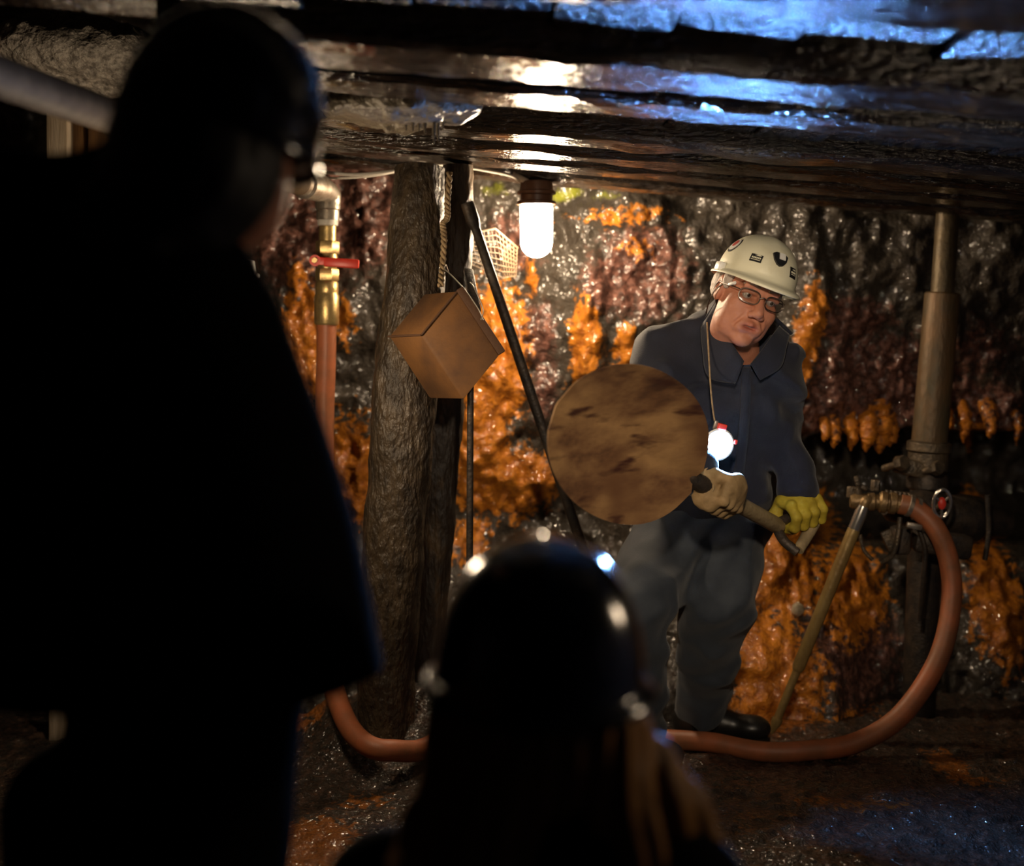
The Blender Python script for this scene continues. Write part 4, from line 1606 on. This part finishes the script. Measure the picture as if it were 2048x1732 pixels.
axs = (S0 - G0).normalized()
hp_ = at(1440, 1004, 3.44)
tpar = (hp_ - G0).dot(axs)
hc = G0 + axs * tpar
f, M_ = fist('glove', hc, -axs, Vector((-.35, -.75, .25)), .019, M['glove'], hand=1, sc=1.12)
f.frame()
f.add(f.cap(hc + Vector((-.03, -.025, -.004)), J['wrR'] + Vector((.005, -.02, -.01)), .034, .036), .012)
f.D = (f.D + .002 * fbm(f.P, 60, 2, 4)).astype(np.float32)
f.build('glove', M['glove'], miner, label='tan work glove gripping the shaft')
# flared cuff with a ragged rim
o = MB()
c0_ = J['wrR'] + Vector((.02, -.02, -.005))
c1_ = J['wrR'] + (J['elR'] - J['wrR']).normalized() * .06 + Vector((.0, -.02, .01))
vs = []
dirc = (c1_ - c0_).normalized()
u_ = dirc.cross(Vector((0, 1, 0))).normalized()
w_ = dirc.cross(u_)
n = 30
for r0, r1, t0_ in ((.036, .036, 0), (.05, .05, .6), (.062, .062, 1.0), (.057, .057, 1.0), (.046, .046, .6), (.033, .033, 0)):
    for k in range(n):
        a_ = 2 * math.pi * k / n
        jg = 1 + .06 * math.sin(k * 2.7) + .04 * math.sin(k * 5.1)
        vs.append(c0_ + (c1_ - c0_) * (t0_ * (1 + .12 * math.sin(k * 1.9) * (t0_ > .9))) + (u_ * math.cos(a_) + w_ * math.sin(a_)) * r0 * (jg if t0_ > .5 else 1))
fs = []
for i in range(5):
    for k in range(n):
        k2 = (k + 1) % n
        fs.append((i * n + k, i * n + k2, (i + 1) * n + k2, (i + 1) * n + k))
o.add(vs, fs)
o.build('glove_cuff', M['glove'], miner)

gl = at(1600, 1026, 3.745)
axy = (g1 - G0).normalized()
f, M_ = fist('glove', gl, axy, Vector((-.15, -.35, .9)), .014, M['gloveyel'], hand=1, sc=1.2)
f.frame()
f.add(f.cap(gl + Vector((.0, .0, .03)), J['wrL'] + Vector((.0, .0, -.005)), .034, .03), .015)
f.D = (f.D + .0015 * fbm(f.P, 60, 2, 4)).astype(np.float32)
f.build('glove', M['gloveyel'], miner, label='yellow glove on the shovel handle')

# ------------------------------------------------------------------ hard hats
def hat(name, label, C, R, mat, ax=.1, ay=.122, H=.118, brim=.012, peak=.045, ridge=.035, group=None):
    t = empty(name, label, 'helmet', C, group)
    nph, nth = 72, 18
    prof = []
    for i in range(nth + 1):
        a = math.pi / 2 * i / nth
        prof.append((math.sin(a) ** .92, math.cos(a) ** .95 if i < nth else 0.0, 0))
    vs, fs = [], []

    def ring(rho, z, b, dz=0.0, th=0.0):
        for k in range(nph):
            ph = 2 * math.pi * k / nph
            cx, cy = math.cos(ph), math.sin(ph)
            fr = max(0, -cy) ** 3
            ext = b * (brim + peak * fr)
            x = (ax * rho - th + ext) * cx if rho > 0 else 0
            y = (ay * rho - th + ext) * cy if rho > 0 else 0
            zz = z * H - dz * (1 + .6 * fr)
            rg = ridge * math.exp(-(x / .013) ** 2) * (1 - abs(z - .75) * .8 if z > .25 else 0) * H * .55 if b == 0 and th == 0 else 0
            sdg = 0
            vs.append(C + R @ Vector((x, y, zz + rg + sdg)))
    rows = 0
    for i in range(nth + 1):
        rho, z, _ = prof[i]
        ring(max(rho, .004), z, 0)
        rows += 1
    for (b, dz) in ((.15, .004), (.6, .007), (1.0, .012), (1.03, .0145), (1.0, .0165), (.5, .012)):
        ring(1.0, 0, b, dz)
        rows += 1
    for i in range(nth, -1, -2):
        rho, z, _ = prof[i]
        ring(max(rho, .004), z * .97, 0, .006 if i == nth else .004, .004 * (1 if rho > .1 else 0))
        rows += 1
    for i in range(rows - 1):
        for k in range(nph):
            k2 = (k + 1) % nph
            fs.append((i * nph + k, (i + 1) * nph + k, (i + 1) * nph + k2, i * nph + k2))
    b = MB()
    b.add(vs, fs)
    b.build('shell', mat, t, sharp=60)
    # suspension band inside
    b = MB()
    ring_ = [C + R @ Vector((ax * .86 * math.cos(a), ay * .86 * math.sin(a), -.006)) for a in [2 * math.pi * k / 40 for k in range(41)]]
    b.tube(ring_, .009, n=8, cap=False, sq=.5)
    b.build('headband', M['black'], t)
    t['dims'] = [ax, ay, H]
    return t


def hat_patch(t, C, R, dims, phi0, th0, poly, mat, name, lift=.0012, rot=0.0, th=.0012, sub=6):
    """Flat sticker or plate bent onto the shell; poly in metres around (phi0 from the front, th0 from the apex)."""
    ax, ay, H = dims

    def surf(ph, a):
        rho, z = math.sin(a) ** .92, max(math.cos(a), 0) ** .95
        return Vector((ax * rho * math.sin(ph), -ay * rho * math.cos(ph), z * H))
    c = surf(phi0, th0)
    e = 1e-3
    du = (surf(phi0 + e, th0) - c).normalized()
    dv = (surf(phi0, th0 - e) - c)
    dv = (dv - du * dv.dot(du)).normalized()
    nn_ = du.cross(dv).normalized()
    if nn_.dot(c) < 0:
        nn_ = -nn_
    cr, sr = math.cos(rot), math.sin(rot)

    def proj(p, extra):
        q = c + du * (p[0] * cr - p[1] * sr) + dv * (p[0] * sr + p[1] * cr)
        # slide along the normal onto the ellipsoid-like shell
        lo_, hi_ = -.05, .05

        def inside(w_):
            k = q + nn_ * w_
            return (k.x / ax) ** 2 + (k.y / ay) ** 2 + (max(k.z, 0) / H) ** 2 < 1.0
        for _ in range(24):
            m_ = (lo_ + hi_) / 2
            if inside(m_):
                lo_ = m_
            else:
                hi_ = m_
        return C + R @ (q + nn_ * (lo_ + extra))
    P = []
    k = len(poly)
    for i in range(k):
        a, b_ = poly[i], poly[(i + 1) % k]
        for j in range(sub):
            P.append((a[0] + (b_[0] - a[0]) * j / sub, a[1] + (b_[1] - a[1]) * j / sub))
    cen = (sum(p[0] for p in P) / len(P), sum(p[1] for p in P) / len(P))
    rings = [1.0, .66, .33]
    vs, fs = [], []
    n = len(P)
    for p in P:
        vs.append(proj(p, lift - .002))
    for s_ in rings:
        for p in P:
            vs.append(proj((cen[0] + (p[0] - cen[0]) * s_, cen[1] + (p[1] - cen[1]) * s_), lift + th))
    vs.append(proj(cen, lift + th))
    for i in range(3):
        for j in range(n):
            j2 = (j + 1) % n
            fs.append((i * n + j, i * n + j2, (i + 1) * n + j2, (i + 1) * n + j))
    for j in range(n):
        fs.append((3 * n + j, 3 * n + (j + 1) % n, 4 * n))
    b = MB()
    b.add(vs, fs)
    return b.build(name, mat, t, sharp=60)


HATC = hl(.008, .012, .041)
HATR = HR @ Matrix.Rotation(math.radians(-4), 3, 'X')
wh = hat('hard_hat', 'cream white hard hat with black stickers on the miner', HATC, HATR, M['hatwhite'], ax=.097, ay=.118, H=.109, peak=.034)
dm = (.097, .118, .109)
rect = lambda w_, h_: [(-w_ / 2, -h_ / 2), (w_ / 2, -h_ / 2), (w_ / 2, h_ / 2), (-w_ / 2, h_ / 2)]
shield = [(-.020, .013), (-.012, .018), (.012, .018), (.020, .013), (.016, -.004), (.008, -.015), (0, -.018), (-.008, -.015), (-.016, -.004)]
bk = hat_patch(wh, HATC, HATR, dm, math.radians(2), math.radians(62), shield, M['black'], 'lamp_bracket', th=.006)
hat_patch(wh, HATC, HATR, dm, math.radians(4), math.radians(58), rect(.016, .017), M['white'], 'reflector', lift=.008, th=.002)
st = hat_patch(wh, HATC, HATR, dm, math.radians(-34), math.radians(70), rect(.03, .020), M['black'], 'sticker', rot=math.radians(2))
st2 = hat_patch(wh, HATC, HATR, dm, math.radians(32), math.radians(72), rect(.026, .026), M['black'], 'sticker', rot=math.radians(-2))
# pale printing on the two stickers: a line of letters above fine print
for (ph, th_, w0, rt) in ((-34, 70, .024, 2), (32, 72, .02, -2)):
    for i in range(6):
        hat_patch(wh, HATC, HATR, dm, math.radians(ph), math.radians(th_), [(x + (-.5 + (i + .5) / 6) * w0, y + .0005) for x, y in rect(w0 / 8, .0045)], M['hatwhite'], 'sticker_print', lift=.0022, th=.0006, rot=math.radians(rt), sub=2)
    hat_patch(wh, HATC, HATR, dm, math.radians(ph), math.radians(th_), [(x, y - .005) for x, y in rect(w0, .0016)], M['hatwhite'], 'sticker_print', lift=.0022, th=.0006, rot=math.radians(rt), sub=3)
    hat_patch(wh, HATC, HATR, dm, math.radians(ph), math.radians(th_), [(x + .003, y + .0068) for x, y in [(-.009, 0), (.004, -.001), (.009, .001), (.004, .003), (-.003, .0025)]], M['hatwhite'], 'sticker_print', lift=.0022, th=.0006, rot=math.radians(rt), sub=3)
circ = [(.024 * math.cos(2 * math.pi * k / 20), .024 * math.sin(2 * math.pi * k / 20)) for k in range(20)]
hat_patch(wh, HATC, HATR, dm, math.radians(-88), math.radians(57), circ, M['black'], 'round_sticker', sub=1)
hat_patch(wh, HATC, HATR, dm, math.radians(-88), math.radians(57), [(x * .78, y * .78) for x, y in circ], M['white'], 'sticker_print', lift=.0024, th=.0006, sub=1)
hat_patch(wh, HATC, HATR, dm, math.radians(-88), math.radians(55), [(x * .4, y * .45) for x, y in circ], M['redsticker'], 'sticker_print', lift=.0034, th=.0006, sub=1)
# white accessory clip at the side
o = MB()
cc = HATC + HATR @ Vector((-.103, -.012, -.002))
o.box(cc, (.016, .036, .022), HATR, bev=.004)
o.build('side_clip', M['white'], wh)

# ------------------------------------------------------------------ glasses
gt = empty('spectacles', 'thin-framed spectacles with side clip on the miner', 'glasses', hl(0, -.1, 0))
for s_ in (-1, 1):
    o = MB()
    lp_ = []
    for k in range(33):
        a = 2 * math.pi * k / 32
        cx = math.copysign(abs(math.cos(a)) ** .7, math.cos(a))
        cy = math.copysign(abs(math.sin(a)) ** .7, math.sin(a))
        lp_.append(hl(s_ * .033 + .025 * cx, -.108 + .012 * ((s_ * .033 + .025 * cx) / .058) ** 2 * 1.2, -.004 + .0165 * cy))
    o.tube(lp_, .0014, n=6, cap=False)
    fr_ = o.build('rim', M['frame'], gt)
    o = MB()
    P = lp_[:-1]
    c = sum(P, Vector()) / len(P)
    nrm_ = HR @ Vector((0, -1, 0))
    vs = [p + nrm_ * .0005 for p in P] + [c + nrm_ * .0012] + [p - nrm_ * .0005 for p in P] + [c - nrm_ * .0003]
    n = len(P)
    fs = [(k, (k + 1) % n, n) for k in range(n)] + [(n + 1 + (k + 1) % n, n + 1 + k, 2 * n + 1) for k in range(n)] + [((k + 1) % n, k, n + 1 + k, n + 1 + (k + 1) % n) for k in range(n)]
    o.add(vs, fs)
    o.build('lens', M['lens'], fr_)
    o = MB()
    o.tube(spline([hl(s_ * .058, -.094, .004), hl(s_ * .07, -.07, .005), hl(s_ * .0755, -.02, .004), hl(s_ * .079, .012, .004), hl(s_ * .079, .028, -.018)], 6), .0017, n=6)
    o.build('temple_arm', M['frame'], gt)
o = MB()
o.tube(spline([hl(-.009, -.1085, -.001), hl(0, -.1115, .003), hl(.009, -.1085, -.001)], 5), .0014, n=6)
o.build('bridge', M['frame'], gt)
o = MB()
o.box(hl(-.073, -.066, .010), (.006, .028, .008), HR @ Matrix.Rotation(math.radians(-20), 3, 'X') @ Matrix.Rotation(math.radians(12), 3, 'Z'), bev=.002)
o.build('side_clip', M['white'], gt, label='white clip on the temple')
o = MB()
o.tube(spline([hl(-.079, -.02, .002), hl(-.087, -.005, -.02), hl(-.085, .01, -.05), hl(-.07, .045, -.08)], 8), .0018, n=6)
o.build('neck_cord', M['frame'], gt)

# ------------------------------------------------------------------ lamp on the chest
LC = at(1437, 889, 3.50)
ct = empty('chest_lamp', 'lit white-blue lamp hanging on a cord in front of the miner', 'lamp', LC)
Rl = Matrix.Rotation(math.radians(15), 3, 'Z') @ Matrix.Rotation(math.radians(14), 3, 'Y') @ Matrix.Rotation(math.radians(6), 3, 'X')
fw = Rl @ Vector((0, -1, 0))
o = MB()
o.lathe(LC - fw * .045, LC - fw * .002, [(0, .02), (.1, .026), (.6, .03), (.75, .036), (1, .036)], 24)
o.build('housing', M['black'], ct)
o = MB()
prof = [(0, .0335)]
for k in range(1, 8):
    a = math.pi / 2 * k / 8
    prof.append((math.sin(a), .0335 * math.cos(a)))
prof.append((1, .001))
o.lathe(LC - fw * .002, LC + fw * .003, prof, 28)
o.build('lens', M['chestlight'], ct, label='glowing lamp lens')
o = MB()
ring = [LC + Rl @ Vector((.036 * math.cos(a), 0, .036 * math.sin(a))) for a in [2 * math.pi * k / 32 for k in range(33)]]
o.tube(ring, .004, n=8, cap=False)
o.box(LC + Rl @ Vector((0, 0, -.043)), (.012, .01, .012), Rl, bev=.003)
o.build('bezel', M['white'], ct)
o = MB()
o.box(LC + Rl @ Vector((-.004, .0, .044)), (.022, .014, .015), Rl, bev=.003)
o.build('red_clip', M['red'], ct)
o = MB()
o.box(LC + Rl @ Vector((.04, .0, .016)), (.01, .012, .012), Rl, bev=.003)
o.build('red_clip', M['red'], ct)
o = MB()
o.tube(spline([at(1414, 645, 3.655), at(1417, 700, 3.60), at(1421, 770, 3.56), at(1426, 820, 3.53), at(1431, 850, 3.505)], 8), .0022, n=7)
o.build('cord', M['rope'], ct)
o = MB()
o.box(at(1431, 850, 3.505), (.01, .008, .022), Rl, bev=.002)
o.build('cord_clip', M['steel'], ct)

# ================================================================== VISITORS IN FRONT
# standing visitor at the left in a black cape
YL = 1.6


def lz(py):
    return at(0, py, YL).z


base = Vector((-.42, YL, 0))
vl = empty('person', 'visitor in black clothes and black helmet standing at the left with back turned', 'person', base)
f = Field((-.98, YL - .36, .0), (-.05, YL + .36, 1.42), .0105)
zz = f.P[..., 2]
zk = np.array([lz(p) for p in (1360, 1340, 1250, 1080, 960, 830, 720, 600, 500, 460, 420)])
rk = np.array([455, 455, 440, 410, 380, 340, 300, 258, 200, 150, 100]) / F * YL
R_ = np.interp(zz, zk, rk)
cxx = -0.40
dx, dy = f.P[..., 0] - cxx, f.P[..., 1] - YL
ang = np.arctan2(dy, dx)
R_ = R_ * (1 + .035 * np.sin(ang * 7 + 2 * fbm(f.P, 2, 2, 8)) * np.clip((1.25 - zz) * 1.6, 0, 1))
d = (np.sqrt(dx ** 2 + (dy / .72) ** 2) - R_) * .72
d = np.maximum(d, zz - lz(440))
d = np.maximum(d, lz(1358) - zz)
f.D = d.astype(np.float32)
f.add(f.cap((-.40, YL, lz(420)), (-.42, YL, lz(600)), .075, .12), .05)
f.add(f.cap((-.44, YL + .02, lz(395)), (-.62, YL + .03, lz(400)), .05, .055), .05)
f.add(f.cap((-.62, YL + .03, lz(400)), (-.68, YL + .05, lz(900)), .06, .1), .06)
f.add(f.cap((-.36, YL + .02, lz(1300)), (-.39, YL + .02, lz(1660)), .13, .135), .05)
f.sub(f.cap((-.3, YL + .03, lz(1735)), (-.55, YL + .03, lz(1735)), .02, .02), .02)
for s_ in (-1, 1):
    f.add(f.cap((-.42 + s_ * .075, YL + .02, lz(1640)), (-.43 + s_ * .085, YL + .03, .06), .088, .06), .02)
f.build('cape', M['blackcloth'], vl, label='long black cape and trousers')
f = Field((-.6, YL - .2, lz(560)), (-.1, YL + .22, lz(10)), .008)
hcx, hcz = at(432, 300, YL).x, at(432, 300, YL).z
f.D = f.ell((hcx, YL, hcz + .02), (.085, .1, .105))
f.add(f.ell((hcx + .002, YL + .07, hcz - .045), (.05, .055, .06)), .03)
f.add(f.cap((hcx + .01, YL + .02, hcz - .05), (-.39, YL, lz(470)), .058, .065), .03)
f.build('body', M['skin'], vl, attrs=lambda V: dict(lip=np.zeros(len(V))))
f = Field((-.62, YL - .22, lz(520)), (-.1, YL + .22, lz(10)), .008)
f.D = f.ell((hcx - .014, YL - .012, hcz + .005), (.094, .115, .115))
f.add(f.cap((hcx - .03, YL - .03, hcz - .03), (-.40, YL - .035, lz(470)), .068, .075), .04)
f.D = (f.D + .004 * fbm(f.P * np.array([1, 1, .3]), 70, 2, 3)).astype(np.float32)
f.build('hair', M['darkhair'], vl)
hcC = at(440, 250, YL)
hat('hard_hat', 'glossy black hard hat on the visitor standing at the left', hcC,
    Matrix.Rotation(math.radians(15), 3, 'Y') @ Matrix.Rotation(math.radians(-6), 3, 'X') @ Matrix.Rotation(math.radians(166), 3, 'Z'), M['hatblack'], ax=.11, ay=.118, H=.13, brim=.003, peak=.026)
o = MB()
o.tube(spline([at(560, 340, YL + .07), at(545, 380, YL + .08), at(500, 430, YL + .08)], 6), .006, n=8)
o.build('chin_strap', M['black'], vl)

# shorter visitor in the middle
YF = 1.5
fc = at(1072, 1400, YF)
vf = empty('person', 'shorter visitor with long fair hair in the middle foreground, back turned', 'person', (fc.x, YF, 0))
f = Field((fc.x - .36, YF - .25, 0), (fc.x + .36, YF + .25, fc.z - .02), .0105)
sz = at(0, 1715, YF).z
f.D = f.cap((fc.x - .15, YF, sz - .03), (fc.x + .15, YF, sz - .03), .06)
f.add(f.cap((fc.x, YF, sz + .02), (fc.x, YF, .3), .1, .13), .06)
for s_ in (-1, 1):
    f.add(f.cap((fc.x + s_ * .17, YF, sz - .04), (fc.x + s_ * .2, YF + .03, .3), .055, .045), .03)
    f.add(f.cap((fc.x + s_ * .07, YF, .3), (fc.x + s_ * .08, YF + .02, .05), .085, .06), .03)
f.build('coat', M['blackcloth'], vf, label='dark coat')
f = Field((fc.x - .16, YF - .16, sz - .06), (fc.x + .16, YF + .2, fc.z + .15), .008)
f.D = f.ell((fc.x, YF + .01, fc.z + .02), (.075, .095, .105))
f.add(f.ell((fc.x, YF + .045, fc.z - .055), (.055, .06, .06)), .03)
f.add(f.cap((fc.x, YF + .02, fc.z - .05), (fc.x, YF, sz - .02), .045, .055), .03)
f.build('body', M['skin'], vf, attrs=lambda V: dict(lip=np.zeros(len(V))))
f = Field((fc.x - .3, YF - .2, fc.z - .36), (fc.x + .32, YF + .16, fc.z + .12), .007)
f.D = f.ell((fc.x, YF - .01, fc.z + .0), (.092, .095, .09))
f.add(f.cap((fc.x - .03, YF - .04, fc.z - .02), (fc.x - .1, YF - .04, fc.z - .26), .075, .085), .05)
f.add(f.cap((fc.x + .045, YF - .02, fc.z - .02), (fc.x + .09, YF - .01, fc.z - .19), .055, .06), .04)
f.add(f.cap((fc.x + .075, YF + .02, fc.z - .02), (fc.x + .135, YF + .03, fc.z - .12), .034, .042), .03)
f.add(f.cap((fc.x + .135, YF + .03, fc.z - .12), (fc.x + .21, YF + .02, fc.z - .23), .04, .035), .03)
f.D = (f.D + .006 * np.sin((f.P[..., 0] * 60 + 3 * fbm(f.P, 6, 2, 7)) * 3.0) * .6 + .003 * fbm(f.P * np.array([1, 1, .2]), 60, 2, 3)).astype(np.float32)
f.build('hair', M['fairhair'], vf, label='long fair hair')
hat('hard_hat', 'glossy black hard hat on the shorter visitor in the middle', at(1078, 1350, YF) + Vector((0, .01, 0)),
    Matrix.Rotation(math.radians(2), 3, 'Y') @ Matrix.Rotation(math.radians(3), 3, 'X') @ Matrix.Rotation(math.radians(180), 3, 'Z'), M['hatblack'], ax=.111, ay=.13, H=.146, brim=.014, peak=.035)

# tidy helper properties
for o in bpy.data.objects:
    for k in ('_base', 'dims'):
        if k in o:
            del o[k]
